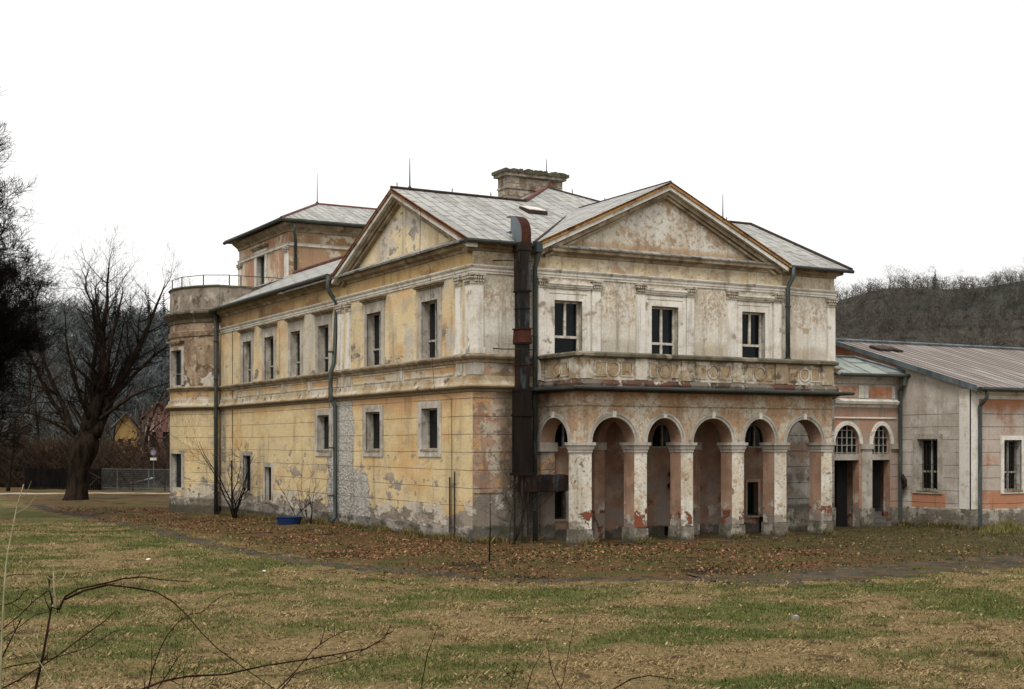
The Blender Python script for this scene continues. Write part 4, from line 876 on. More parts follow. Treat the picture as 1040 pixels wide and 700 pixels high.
g = G(); g.sweep([(15.45, LY), (18.75, LY)], [(-.02, 5.5), (.06, 5.52), (.1, 5.68), (.25, 5.8), (-.02, 5.82)]); g.build('cornice', M['grey_trim'], link)
g = G(); g.sweep([(15.45, LY), (18.75, LY)], [(-.02, 4.16), (.05, 4.18), (.05, 4.22), (-.02, 4.24)]); g.build('string_course', M['trim'], link)
for a, b in ((15.6, 16.86), (17.55, 18.48)):
    c, hw = (a + b) / 2, (b - a) / 2
    g = G(); g.ring(Pk, c, 3.2, hw, .72, .16, -.05, .01); g.build('archivolt', M['trim'], link)
    g = G(); g.pbox(Pk, a, b, 2.58, 2.82, .02, .3); g.build('lintel', M['grey_trim'], link)
    g = G(); nb = 5 if hw > .5 else 4
    for k in range(nb + 1):
        u = a + (b - a) * k / nb; q = max(0, 1 - ((u - c) / hw) ** 2) ** .5
        g.pbox(Pk, u - .012, u + .012, 2.82, 3.2 + .72 * q, .12, .16)
    for z in (2.86, 3.15, 3.44, 3.72):
        q = hw if z < 3.2 else hw * max(0, 1 - ((z - 3.2) / .72) ** 2) ** .5
        g.pbox(Pk, c - q, c + q, z - .011, z + .011, .115, .165)
    l_ = g.build('lattice', M['frame_grey'], link)
    g = G(); g.pbox(Pk, a, b, 2.82, 3.92, .2, .206); g.build('pane', M['black'], l_)
for a, b in ((16.9, 17.52), (18.5, 18.9)): g = G(); g.pbox(Pk, a, b, 3.0, 3.2, -.1, .02); g.build('impost', M['grey_trim'], link)
g = G(); g.pbox(Pk, 16.98, 17.5, .7, 3.0, -.04, .0); g.build('pier', M['grey_trim'], link)
for a, b in ((16.9, 17.56), (18.46, 18.96)): g = G(); g.pbox(Pk, a, b, -.2, .72, -.1, 0); g.build('pier_base', M['base_stone'], link)
g = G(); g.box(17.42, .66, .7, 18.42, .8, 2.6); g.build('dark_doorway', M['black'], link)  # black box paints in the darkness of the unlit interior
g = G(); g.box(16.3, .8, 0, 16.8, .95, 2.6); g.build('doorway', M['black'], link)  # black box darkens the other recess like an unlit opening
g = G()
for k in range(4): g.box(17.6, LY - .1 + .26 * k, -.2, 18.44, 1.25, .18 * (k + 1))
g.build('steps', M['step'], link)
g = G(); slab(g, [(15.42, -.25, 5.86), (19.15, -.25, 5.9), (17.95, 1.6, 6.62), (15.42, 1.6, 6.62)], .06); slab(g, [(19.15, -.25, 5.9), (19.15, 3.3, 5.9), (17.95, 1.6, 6.62)], .06); g.face([(15.42, 1.6, 6.62), (17.95, 1.6, 6.62), (19.15, 4, 5.9), (15.42, 4, 5.9)]); rl = g.build('roof', M['roof_green'], link)
g = G(); g.tube([(19.15, -.25, 5.94), (17.95, 1.6, 6.66)], .06, 6); g.tube([(15.42, 1.6, 6.64), (17.95, 1.6, 6.66)], .05, 6); g.build('ridge_cap', M['zinc'], rl)
g = G(); g.tube([(15.5, -.3, 5.82), (19.1, -.3, 5.84)], .07, 8); g.build('gutter', M['gutter'], link)
g = G(); g.tube([(18.78, -.28, 5.8), (18.78, -.26, 5.5), (18.88, .05, 5.3), (18.88, .05, -.1)], .075, 8); g.build('downpipe', M['pipe'], link)

annex = tag(empty('annex_building', (30, 1.5, 0)), 'single-storey grey and orange annex with rusty corrugated roof at the right edge', 'building')
AX, AY, AXE, AYE = 19.0, -3.34, 46, 11.2
Pal, Paf = PX(AX), PY(AY)
g = G(); g.wall(Pal, AY, AYE, -.4, 5.2, [('r', -1.77, -.73, 1.44, 3.39)], .28, mr=1)
g.build('wall', [M['annex_grey'], M['grey_trim']], annex)
kz = (7.42 - 5.42) / (3.95 - AY)
g = G(); g.face([(AX, AY, 5.2), (AX, AYE, 5.2), (AX, AYE, 5.42), (AX, 3.95, 7.42), (AX, AY, 5.42)]); g.build('gable', M['annex_grey'], annex)
g = G(); g.face([(AX - .02, .4, 6.46 - .02), (AX - .02, .4, 5.2), (AX - .02, 7.6, 5.2), (AX - .02, 7.6, 6.36), (AX - .02, 3.95, 7.36)]); g.build('gable_panel', M['orange'], annex)
FWN = [(20.73, 21.7), (24.2, 25.2), (27.8, 28.8), (31.5, 32.5)]
g = G(); g.wall(Paf, AX, AXE, -.4, 5.42, rect([(a, b, 1.45, 3.35) for a, b in FWN]), .28, mr=1); g.build('wall', [M['annex_orange'], M['grey_trim']], annex)
g = G(); g.wall(PR(AXE), AY, AYE, -.4, 5.4); g.wall(lambda u, z, d: (u, AYE, z), AX, AXE, -.4, 5.4); g.build('wall', M['annex_grey'], annex)
window(annex, Pal, -1.77, -.73, 1.44, 3.39, .24, True, .36, 'frame_grey', (.22, .22, .2, .14, 'grey_trim'), None, True, True)
for a, b in FWN: window(annex, Paf, a, b, 1.45, 3.35, .24, True, .36, 'frame_grey', (.16, .16, .16, .12, 'trim'), None, True, True)
g = G(); g.pbox(Pal, AY - .06, AY + .5, .78, 5.25, -.06, 0); g.pbox(Paf, AX - .06, AX + .35, .78, 5.25, -.061, 0); g.build('corner_pilaster', M['trim'], annex)
g = G(); g.sweep([(AX, .1), (AX, AY), (AXE, AY)], [(-.02, -.4), (.07, -.4), (.07, .72), (.0, .78), (-.02, .78)]); g.build('wall_base', M['base_stone'], annex)
g = G(); g.sweep([(AX + .3, AY), (AXE, AY)], [(-.02, 4.85), (.06, 4.88), (.1, 5.0), (.3, 5.12), (.3, 5.24), (-.02, 5.26)]); g.build('cornice', M['trim'], annex)
g = G(); slab(g, [(AX - .2, AY - .45, 5.3), (AXE, AY - .45, 5.3), (AXE, 3.95, 7.5), (AX - .2, 3.95, 7.5)], .08); slab(g, [(AX - .2, AYE + .4, 5.3), (AXE, AYE + .4, 5.3), (AXE, 3.95, 7.5), (AX - .2, 3.95, 7.5)], .08)
ra_ = g.build('roof', M['roof_rust'], annex)
g = G()
for y0, z0 in ((AY - .46, 5.26), (AYE + .41, 5.26)): g.hexa([(AX - .26, y0, z0 - .12), (AX - .2, y0, z0 - .12), (AX - .2, 3.95, 7.4), (AX - .26, 3.95, 7.4), (AX - .26, y0, z0 + .1), (AX - .2, y0, z0 + .1), (AX - .2, 3.95, 7.58), (AX - .26, 3.95, 7.58)])
g.build('verge_board', M['zinc'], ra_)
g = G(); g.tube([(AX - .26, 3.95, 7.55), (AXE, 3.95, 7.55)], .07, 6); g.build('ridge_cap', M['zinc'], ra_)
g = G(); zr2 = lambda y: 5.3 + (y - AY + .45) * (2.2 / 7.74)
for i in range(4):
    x = 19.9 + i * .3; y = 2.3 + random.uniform(-.25, .25); g.hexa([(x, y, zr2(y) + .02), (x + .36, y + .05, zr2(y) + .03), (x + .3, y + .7, zr2(y + .7) + .02), (x - .05, y + .6, zr2(y + .6) + .02)] + [(x, y, zr2(y) + .1), (x + .36, y + .05, zr2(y) + .09), (x + .3, y + .7, zr2(y + .7) + .12), (x - .05, y + .6, zr2(y + .6) + .1)])
g.build('loose_roof_felt', M['iron'], ra_)
g = G(); g.tube([(AX - .1, AY - .52, 5.22), (AXE, AY - .52, 5.22)], .08, 8); g.build('gutter', M['gutter'], annex)
g = G(); g.tube([(AX + .3, AY - .5, 5.2), (AX + .3, AY - .48, 4.9), (AX + .35, AY - .12, 4.6), (AX + .35, AY - .12, 0)], .075, 8); g.build('downpipe', M['pipe'], annex)
g = G(); g.tube([(18.85, -.12, 1.5), (18.8, -.3, 1.7), (18.75, -.2, 1.9), (18.85, -.1, 2.0), (18.9, -.05, 1.6), (18.8, -.3, 1.55), (18.75, -.35, 1.8), (18.85, -.1, 1.98)], .06, 6); g.build('hose_coil', M['iron'], annex)

exec_trees = True
# ------------------------------------------------------------------ trees
def rnd_dir(d, spread):
    v = Vector((random.gauss(0, 1), random.gauss(0, 1), random.gauss(0, 1))); v -= d * v.dot(d)
    if v.length < 1e-5: v = d.orthogonal()
    v.normalize(); a = R(random.uniform(*spread)); return (d * math.cos(a) + v * math.sin(a)).normalized()
WOB = .2; RMIN = .004
def branch(gt, gb, p, d, L, r, lev, maxlev, dens=1.0, droop=0.0, up=.12, sides=(7, 5, 4, 3, 3, 3)):
    n = 6 if lev < 2 else 4; pts = [p.copy()]; rr = [r]; dirs = [d]; q = p.copy(); dd = d.copy()
    for i in range(n):
        w_ = WOB if lev else .1
        dd = (dd + Vector((random.gauss(0, w_), random.gauss(0, w_), random.gauss(0, w_) + up - droop * (lev > 1)))).normalized()
        q = q + dd * (L / n); pts.append(q.copy()); rr.append(max(r * (1 - .8 * (i + 1) / n), RMIN)); dirs.append(dd.copy())
    (gt if lev < 2 else gb).tube(pts, rr, sides[min(lev, 5)], cap=False)
    if lev >= maxlev: return
    k = max(2, int((3, 6, 7, 6, 5)[min(lev, 4)] * dens))
    for j in range(k):
        t = random.uniform(.25 if lev else .45, 1.0); i = min(int(t * n), n - 1); f = t * n - i
        o = pts[i].lerp(pts[i + 1], f); r0 = rr[i] + (rr[i + 1] - rr[i]) * f
        branch(gt, gb, o, rnd_dir(dirs[i], (28, 62)), L * random.uniform(.38, .65) * (1.1 - .35 * t), max(r0 * random.uniform(.45, .7), RMIN), lev + 1, maxlev, dens, droop, up, sides)
def tree(name, x, y, h, r, label, cat='tree', group=None, maxlev=4, dens=1.0, droop=0, lean=(0, 0), mat='bark', tmat='twig', up=.12, bare=.35, stems=1, spread=(0, 0)):
    z = gz(x, y) - .1 if math.hypot(x, y) < 150 else 0
    t = empty(name, (x, y, z)); tag(t, label, cat, group)
    gt, gb = G(), G(); p = Vector((x, y, z))
    for s_ in range(stems):
        dd = Vector((lean[0] + random.uniform(-1, 1) * spread[0], lean[1] + random.uniform(-1, 1) * spread[0], 1)).normalized()
        branch(gt, gb, p, dd, h * .62, r, 0, maxlev, dens, droop, up)
    gt.build('trunk', M[mat], t, True)
    if gb.v: gb.build('crown', M[tmat], t)
    return t
def limb_tree(name, base, trunk, limbs, label, rt, dens=.75):
    x, y = base; z = gz(x, y) - .1; t = empty(name, (x, y, z)); tag(t, label, 'tree'); gt, gb = G(), G()
    def loc(l, dep, zz): return Vector((x + RT[0] * l + FW[0] * dep, y + RT[1] * l + FW[1] * dep, z + zz))
    b0 = len(gt.v); gt.tube([loc(*q[:3]) for q in trunk], [q[3] for q in trunk], 16)
    for i_ in range(b0, len(gt.v)):       # burrs and root flare
        v = Vector(gt.v[i_]); k_ = i_ - b0; c_ = loc(*trunk[min(k_ // 16, len(trunk) - 1)][:3]); f_ = 1 + .34 * mnoise.noise(v * 1.3) + .18 * math.sin((k_ % 16) * 2.4 + 1)
        gt.v[i_] = tuple(c_ + (v - c_) * f_)
    for pts, r0, r1 in limbs:
        P_ = [loc(*q) for q in pts]; fine = []
        for i in range(len(P_) - 1):
            for k in range(4):
                t_ = k / 4; a, b, c, d = P_[max(i - 1, 0)], P_[i], P_[i + 1], P_[min(i + 2, len(P_) - 1)]
                fine.append(.5 * (2 * b + (c - a) * t_ + (2 * a - 5 * b + 4 * c - d) * t_ ** 2 + (3 * b - a - 3 * c + d) * t_ ** 3) + Vector((random.gauss(0, .06), random.gauss(0, .06), 0)))
        fine.append(P_[-1]); n = len(fine)
        rr = [r0 + (r1 - r0) * (i / (n - 1)) ** .6 for i in range(n)]
        gt.tube(fine, rr, 8)
        Ltot = sum((fine[i + 1] - fine[i]).length for i in range(n - 1))
        for i in range(2, n):
            dd = (fine[i] - fine[i - 1]).normalized()
            for _ in range(3 if i > n * .45 else 2):
                branch(gt, gb, fine[i], rnd_dir(dd, (25, 70)), random.uniform(.17, .38) * Ltot * (1.1 - .5 * i / n), max(rr[i] * random.uniform(.3, .5), .016), 1 if i < n * .6 and dens < 1.5 else 2, 4, dens, .02 if dens > 1.5 else 0, .1)
    gt.build('trunk', M['bark'], t, True); gb.build('crown', M['twig'], t); return t
limb_tree('old_bare_tree', (-2.87, 47.9), [(-.16, 0, -.3, 1.05), (-.13, 0, .15, .8), (-.08, 0, .7, .62), (.0, 0, 1.4, .55), (.05, .05, 2.0, .58), (.2, 0, 2.6, .66), (.42, 0, 3.2, .78), (.62, 0, 3.8, .78), (.75, 0, 4.3, .6), (.85, 0, 4.7, .3)],
    [([(.4, .1, 3.6), (.7, .3, 5.4), (.8, .6, 7.4), (.9, .8, 11.5), (0.0, 1.0, 14.6)], .42, .025), ([(.8, 0, 4.4), (1.6, -.2, 7.4), (1.9, -.4, 11.6), (2.2, -.5, 15.0)], .52, .025),
     ([(1.0, 0, 4.2), (2.4, .4, 7.2), (4.1, .8, 10.6), (5.2, 1.2, 13.8)], .52, .025), ([(1.3, 0, 5.6), (2.6, -1, 10.4), (3.3, -1.4, 13.2)], .25, .03),
     ([(.3, 0, 3.9), (-1.6, .5, 6.2), (-3.4, 1, 9.4), (-4.0, 1.2, 12.5)], .25, .02), ([(1.2, 0, 5.0), (3.6, -.6, 6.6), (6.0, -1, 7.4)], .18, .02), ([(.2, 0, 3.8), (-2.0, -1, 5.4), (-4.8, -1.5, 5.6)], .16, .02),
     ([(-.1, 0, 4.2), (-1.8, .8, 7.6), (-3.0, 1, 11.0), (-2.6, 1.2, 14.2)], .24, .02), ([(1.6, 0, 6.0), (3.6, .6, 8.2), (5.6, .8, 10.2), (7.2, 1, 12.6)], .2, .02), ([(1.2, 0, 7), (1.4, .5, 10), (.9, 1, 13), (1.2, 1, 14)], .18, .02),
     ([(.9, .2, 5), (1.6, 2, 8), (2.4, 3, 12.5)], .2, .02), ([(.9, -.2, 5), (.4, -2, 8), (.2, -3, 12)], .2, .02)],
    'old bare tree with thick dark leaning trunk and spreading limbs left of the villa', .7)
WOB = .12; RMIN = .0075
near = []
for k in range(16):
    zt = random.uniform(6.5, 16.6); lt = random.uniform(1.0, 2.4) * (.68 if zt > 14.5 else 1.0 if zt > 9 else 1.4); dp = random.uniform(-4, 4); z0_ = zt * random.uniform(.3, .5)
    near.append(([(0, 0, z0_ * .8), (lt * .3, dp * .3, z0_ * 1.15 + 1.0), (lt * .65, dp * .7, zt * .85), (lt, dp, zt + random.uniform(-.6, 1.2))], .12, .012))
for k in range(8):
    zt = random.uniform(7, 15.5); lt = -random.uniform(2.0, 5.0) * (.6 if zt > 14 else 1); dp = random.uniform(-4, 4); z0_ = zt * random.uniform(.3, .5)
    near.append(([(0, 0, z0_ * .8), (lt * .3, dp * .3, z0_ * 1.15 + 1.0), (lt * .65, dp * .7, zt * .85), (lt, dp, zt + random.uniform(-.6, 1.2))], .12, .012))
limb_tree('bare_tree', (-12.5, 26.4), [(0, 0, -.2, .6), (0, 0, .5, .45), (.1, 0, 4, .4), (.0, 0, 9, .3), (.1, 0, 13, .16), (0, 0, 17, .03)], near, 'tall bare tree with dense fine twigs at the left edge of the photo', .6, 1.52)
WOB = .2; RMIN = .004
TL = [(8.2, 88, 11, .16, 'slim bare tree in front of the far houses behind the road sign'), (10.5, 86.5, 12, .16, 'slim bare tree in front of the pinkish far house'), (6.2, 91, 11, .15, 'slim bare tree in front of the yellow far house'), (-4.2, 66, 9, .16, 'small bare tree with thin forked trunk near the dark board fence'), (-6.5, 74, 15, .3, 'bare tree standing behind the left end of the dark board fence'), (-3.0, 84, 17, .32, 'tall brownish bare tree behind the middle of the dark board fence'),
      (0.5, 80, 13, .24, 'bare tree behind the right end of the dark board fence'), (4.2, 82, 15, .28, 'bare tree behind the wire fence left of the road sign'), (9.5, 80, 14, .26, 'bare tree behind the wire fence close to the bow of the villa'),
      (-10, 92, 19, .36, 'tall bare tree far left behind the lawn'), (1.5, 96, 18, .34, 'tall bare tree across the road behind the old leaning tree')]
for x, y, h, r, lb in TL: tree('bare_tree', x, y, h, r, lb, group='bare trees behind the fences', maxlev=4, dens=1.15, tmat='twig_brown', up=.1)

def strokes(n_pos, pos, h, K, spread, wid, lo=.1, upb=.9):
    """many thin twig strokes round each position: returns V, F (triangles)"""
    N = len(pos) * K; base = np.repeat(pos, K, 0); H_ = np.repeat(h, K)
    zst = rng.uniform(lo, .85, N) * H_; ang = rng.uniform(0, 2 * np.pi, N)
    L = H_ * rng.uniform(.12, .34, N) * spread
    dirv = np.stack([np.cos(ang), np.sin(ang), rng.uniform(.3, 1.6, N) * upb], -1); dirv /= np.linalg.norm(dirv, axis=1)[:, None]
    off = rng.normal(0, .10, (N, 2)) * H_[:, None] * spread
    p0 = base.copy(); p0[:, :2] += off; p0[:, 2] += zst
    p1 = p0 + dirv * L[:, None]
    side = rng.normal(0, 1, (N, 3)); side -= dirv * (side * dirv).sum(1)[:, None]; side /= np.linalg.norm(side, axis=1)[:, None]
    wv = side * (wid * H_ * rng.uniform(.5, 1.3, N))[:, None]
    V = np.empty((N * 3, 3)); V[0::3] = p0 - wv; V[1::3] = p0 + wv; V[2::3] = p1
    return V, np.arange(N * 3).reshape(-1, 3)
# wooded hillsides: uncountable, one mass each
pos, hh = [], []
while len(pos) < 7500:
    az = random.uniform(9, 30); q = random.uniform(.42, .99); d = q * crest(az)[0]
    if q < .9 and random.random() < .25: continue
    x, y = polar(az, d); pos.append((x, y, hill_z(az, d) - .3)); hh.append(random.uniform(2.0, 6.0) * (1 if q < .9 else .3))
V, F = strokes(0, np.array(pos), np.array(hh), 42, 1.3, .012)
tag(np_mesh('hillside_woodland', V, F, M['twig_grey']), 'brown leafless scrub and woodland covering the far hillside on the right', 'woodland', kind='stuff')
pos, hh = [], []
while len(pos) < 2600:
    az = random.uniform(-30, -8); q = random.uniform(.38, .99); d = q * crest(az)[0]
    if az > -17.4 and q < .55: continue
    x, y = polar(az, d); pos.append((x, y, hill_z(az, d) - .3)); hh.append(random.uniform(4, 9))
V, F = strokes(0, np.array(pos), np.array(hh), 60, 1.2, .010)
tag(np_mesh('hillside_woodland', V, F, simple('far_woodland', '454c4d', '515452', .03, .95, bump=0)), 'dark leafless woodland on the hillside at the left behind the trees', 'woodland', kind='stuff')
# undergrowth behind the board fence
pos, hh = [], []
for _ in range(420):
    x, y = random.uniform(-16, 16), random.uniform(88, 118)
    if math.degrees(math.atan2((x - CAM[0]) * RT[0] + (y - CAM[1]) * RT[1], fwd(x, y))) > -17.2: continue
    pos.append((x, y, -.4)); hh.append(random.uniform(2.5, 6.5))
for _ in range(260):
    x = random.uniform(-12, 3); y = 72 - (x + 2) * 1.1 + random.uniform(3, 10); pos.append((x, y, -.4)); hh.append(random.uniform(2, 4.5))
V, F = strokes(0, np.array(pos), np.array(hh), 160, 1.5, .006, .02)
tag(np_mesh('undergrowth', V, F, M['twig_brown']), 'dense dark brown leafless undergrowth behind the fences at the left', 'undergrowth', kind='stuff')
pos, hh = [], []
for _ in range(90):
    az = random.uniform(-17.4, -13.6); d = random.uniform(104, 128); x, y = polar(az, d); pos.append((x, y, -.4)); hh.append(random.uniform(2.2, 4.4))
V, F = strokes(0, np.array(pos), np.array(hh), 130, 1.5, .006, .02)
tag(np_mesh('undergrowth', V, F, M['twig_brown']), 'brown leafless bushes along the street in front of the far houses', 'undergrowth', kind='stuff')
# single trees along the crests
def crest_variant(seed, h):
    random.seed(seed); gt, gb = G(), G()
    branch(gt, gb, Vector((0, 0, 0)), Vector((0, 0, 1)), h * .62, h * .03, 0, 3, 1.5, 0, .1, (5, 3, 3, 3, 3))
    pos = np.array([[0, 0, h * .1]]); V_, F_ = strokes(0, pos, np.array([h]), 150, 1.5, .0028, .2)
    return gt, gb, V_, F_
protos = []
for k in range(5):
    gt, gb, V_, F_ = crest_variant(100 + k, 12)
    n0 = len(gb.v); gb.v += [tuple(v) for v in V_]; gb.f += [tuple(int(i) + n0 for i in f) for f in F_]; gb.mi += [0] * len(F_)
    protos.append((gt, gb))
random.seed(31); first = {}
def crest_tree(az, scale, k, q=1.0):
    x, y = polar(az, crest(az)[0] * q); z = hill_z(az, crest(az)[0] * q) - .3
    if k not in first:
        e_ = empty('crest_tree', (0, 0, 0)); protos[k][0].build('trunk', M['twig_grey'], e_); protos[k][1].build('crown', M['twig_grey'], e_); first[k] = e_
    else: e_ = copy_tree(first[k])
    e_.location = (x, y, z); e_.scale = (scale,) * 3; e_.rotation_euler = (0, 0, random.uniform(0, 6.28))
    return e_
az = 13.2
while az < 21.6:
    e_ = crest_tree(az, random.uniform(.5, .95) * (1.15 if 18.4 < az < 19.4 else 1), random.randrange(5), random.uniform(.97, 1.0)); az += random.uniform(.18, .6)
    tag(e_, 'bare tree standing on the crest of the far hill above the annex roof', 'tree', 'bare trees along the right hill crest')
az = -22
while az < -12.2:
    e_ = crest_tree(az, random.uniform(.6, 1.0), random.randrange(5), random.uniform(.95, 1.0)); az += random.uniform(.25, .6)
    tag(e_, 'bare tree standing on the crest of the wooded hill at the left', 'tree', 'bare trees along the left hill crest')
def conifer(x, y, z, h, label, group):
    t = tag(empty('conifer', (x, y, z)), label, 'tree', group); g = G(); g.tube([(x, y, z), (x, y, z + h)], [h * .018, .02], 5); g.build('trunk', M['bark'], t)
    g = G(); n = 26
    for i in range(n):
        f = i / n; zz = z + h * (.12 + .86 * f); rad = h * .19 * (1 - f) * random.uniform(.8, 1.15) + .1
        for k in range(11):
            a = random.uniform(0, 6.28); rr_ = rad * random.uniform(.7, 1.1); c, s_ = math.cos(a), math.sin(a); w2 = rr_ * .22
            g.face([(x, y, zz + .1), (x + c * rr_ - s_ * w2, y + s_ * rr_ + c * w2, zz - rr_ * .35), (x + c * rr_ * 1.25, y + s_ * rr_ * 1.25, zz - rr_ * .5), (x + c * rr_ + s_ * w2, y + s_ * rr_ - c * w2, zz - rr_ * .35)])
    g.build('crown', M['conifer'], t)
for az, q, h in ((-18.6, .97, 9), (-17.2, .9, 12), (-16.5, .86, 12), (-15.9, .93, 11), (-15.2, .8, 13), (-14.6, .88, 12), (-14.1, .75, 12), (-19.6, .95, 8)):
    d = q * crest(az)[0]; x, y = polar(az, d); conifer(x, y, hill_z(az, d) - .5, h, 'dark conifer among bare trees on the wooded hill at the left', 'conifers on the left hill')
d = crest(17.55)[0] * .99; x, y = polar(17.55, d); conifer(x, y, hill_z(17.55, d), 10, 'dark conifer between bare trees on the crest of the far right hill', None)
d = crest(13.55)[0] * .97; x, y = polar(13.55, d); conifer(x, y, hill_z(13.55, d), 8, 'dark conifer on the far hill close beside the villa roof corner', None)

# ------------------------------------------------------------------ shrubs beside the villa
def shrub(name, x, y, h, n, label, mat='twig', spread=.45, lev=2, r=.02, group=None):
    z = gz(x, y) - .05; t = tag(empty(name, (x, y, z)), label, 'shrub', group); gt, gb = G(), G()
    for _ in range(n):
        dd = Vector((random.gauss(0, spread), random.gauss(0, spread), 1)).normalized()
        branch(gt, gb, Vector((x + random.gauss(0, .06), y + random.gauss(0, .06), z)), dd, h * random.uniform(.55, 1), r, 1, 1 + lev, .9, 0, .1)
    gt.build('stem', M[mat], t)
    if gb.v: gb.build('twigs', M[mat], t)
shrub('bare_shrub', -.75, 22.6, 4.3, 8, 'large bare shrub against the yellow wall of the left wing', spread=.3, r=.04)
shrub('bare_shrub', -.5, 14.9, 3.0, 2, 'thin bare sapling left of the blue tub by the wall', spread=.06, lev=1, r=.02)
shrub('bare_shrub', -.45, 13.4, 2.4, 5, 'thin bare brush between the blue tub and the downpipe', spread=.12, lev=1, r=.018)
shrub('bare_shrub', .9, -1.0, 2.6, 5, 'bare climbing twigs growing beside the dark ventilation duct', spread=.3, lev=2, r=.012)
g = G(); z0 = gz(-2.76, -6.27); g.tube([(-2.76, -6.27, z0 - .1), (-2.75, -6.27, z0 + .5), (-2.72, -6.26, z0 + .9), (-2.73, -6.26, z0 + 1.85)], [.03, .025, .015, .006], 5)
tag(g.build('young_sapling', M['twig'], None), 'single thin bare sapling standing in the leaf litter before the corner of the villa', 'sapling')
g = G(); rng2 = random.Random(5)
for k in range(500):
    a, rr_ = rng2.uniform(0, 6.28), abs(rng2.gauss(0, .3)); x, y = 19.6 + rr_ * math.cos(a) * 2.2, -4.5 + rr_ * math.sin(a); h = rng2.uniform(.2, .6) * max(.3, 1 - rr_)
    b = rng2.uniform(0, 6.28); z = gz(x, y); g.face([(x - .02, y, z), (x + .02, y, z), (x + math.cos(b) * .12, y + math.sin(b) * .12, z + h)])
tag(g.build('grass_tussock', simple('olive_tussock', '5d5a2c', '7b7040', 8, .95, bump=0)), 'olive grass tussock at the foot of the annex downpipe', 'grass clump')

# blue tub
g = G(); n = 28; cx_, cy_ = -1.45, 13.2; z0 = gz(cx_, cy_) - .02
prof = [(0, 0, .02), (.36, .02, 1), (.42, .3, 1), (.45, .33, 1), (.45, .35, 1), (.40, .34, 1), (.35, .06, 1), (0, .05, 1)]
ring_ = [[(cx_ + r_ * 1.25 * math.sin(2 * math.pi * k / n), cy_ + r_ * math.cos(2 * math.pi * k / n), z0 + z_) for k in range(n)] for r_, z_, _ in prof]
for a, b in zip(ring_, ring_[1:]):
    for k in range(n): g.face([a[k], a[(k + 1) % n], b[(k + 1) % n], b[k]])
tag(g.build('plastic_tub', M['blue']), 'blue plastic tub lying in the leaves at the foot of the yellow wall', 'tub')

# ------------------------------------------------------------------ fences, road sign, barrier, far houses
def along(a, b, t): return (a[0] + (b[0] - a[0]) * t, a[1] + (b[1] - a[1]) * t)
FA, FB = (-2.3, 70.6), (2.3, 65.4)
fence = tag(empty('board_fence', (FA[0], FA[1], -.4)), 'dark vertical board fence behind the old leaning tree', 'fence')
L_ = math.hypot(FB[0] - FA[0], FB[1] - FA[1]); ux, uy = (FB[0] - FA[0]) / L_, (FB[1] - FA[1]) / L_
PFn = lambda u, z, d: (FA[0] + ux * u - uy * d, FA[1] + uy * u + ux * d, z)
g = G(); u = 0
while u < L_:
    g.pbox(PFn, u, u + .13, -.35, 1.32 + random.uniform(-.03, .03), 0, .03); u += .17
g.build('board_panel', M['fence_dark'], fence)
g = G(); g.pbox(PFn, 0, L_, .0, .1, .031, .07); g.pbox(PFn, 0, L_, .95, 1.05, .031, .07); g.build('rail', M['fence_dark'], fence)
for u in (0, L_ / 2, L_): g = G(); g.pbox(PFn, u - .06, u + .06, -.5, 1.4, .072, .18); g.build('post', M['fence_dark'], fence)
W0, W1 = (2.4, 65.2), (7.4, 57.0)
wf = tag(empty('wire_fence', (W0[0], W0[1], -.4)), 'low wire mesh fence on thin steel posts between the board fence and the villa', 'fence')
for k in range(7):
    x, y = along(W0, W1, k / 6); g = G(); g.tube([(x, y, -.5), (x, y, 1.35)], .045, 6); g.build('post', M['fence_steel' if k % 2 else 'iron'], wf)
g = G(); g.tube([(*W0, 1.32), (*W1, 1.32)], .025, 5); g.tube([(*W0, -.1), (*W1, -.1)], .02, 5); g.build('rail', M['fence_steel'], wf)
g = G()
for k in range(90):
    x, y = along(W0, W1, k / 90); g.tube([(x, y, -.3), (x, y, 1.3)], .005, 3, cap=False)
for k in range(10): g.tube([(*W0, -.2 + .15 * k), (*W1, -.2 + .15 * k)], .005, 3, cap=False)
g.build('wire_mesh', M['fence_steel'], wf)
sg = tag(empty('road_sign', (6.1, 64.5, -.3)), 'small round road sign with plate on a thin post behind the wire fence', 'road sign')
PS = lambda u, z, d: (6.1 + RT[0] * u + FW[0] * d, 64.5 + RT[1] * u + FW[1] * d, z)
g = G(); g.tube([PS(0, -.4, .06), PS(0, 2.95, .06)], .04, 8); g.build('pole', M['fence_steel'], sg)
def disc(P, c, zc, r0, r1, d0, d1):
    g = G(); g.ring(P, c, zc, r0, r0, r1 - r0, d0, d1, 28, 0, 0, 2 * math.pi); return g
disc(PS, 0, 2.55, .17, .24, -.02, .02).build('sign_rim', M['red'], sg); disc(PS, 0, 2.55, .001, .17, -.012, .015).build('sign_face', M['signblue'], sg)
g = G(); g.pbox(PS, -.24, .24, 1.95, 2.15, -.012, .015); g.build('sign_plate', M['trim'], sg)
ba = tag(empty('barrier_pole', (7.0, 72, -.3)), 'white tilted barrier pole by the road behind the wire fence', 'barrier')
g = G(); g.tube([(6.2, 72.6, -.05), (8.0, 71.6, .45)], .07, 8); g.build('pole', M['white'], ba); g = G(); g.box(6.0, 72.5, -.4, 6.2, 72.7, .1); g.build('stand', M['iron'], ba)
g = G(); g.hexa([(10.6, 75.5, -.4), (24, 68, -.4), (24, 68.4, -.4), (10.6, 75.9, -.4), (10.6, 75.5, .45), (24, 68, .45), (24, 68.4, .45), (10.6, 75.9, .45)])
tag(g.build('concrete_wall', simple('pale_concrete', 'a19c92', '8b867c', 2, .95, bump=.2)), 'low pale concrete wall beside the road behind the sign', 'wall')
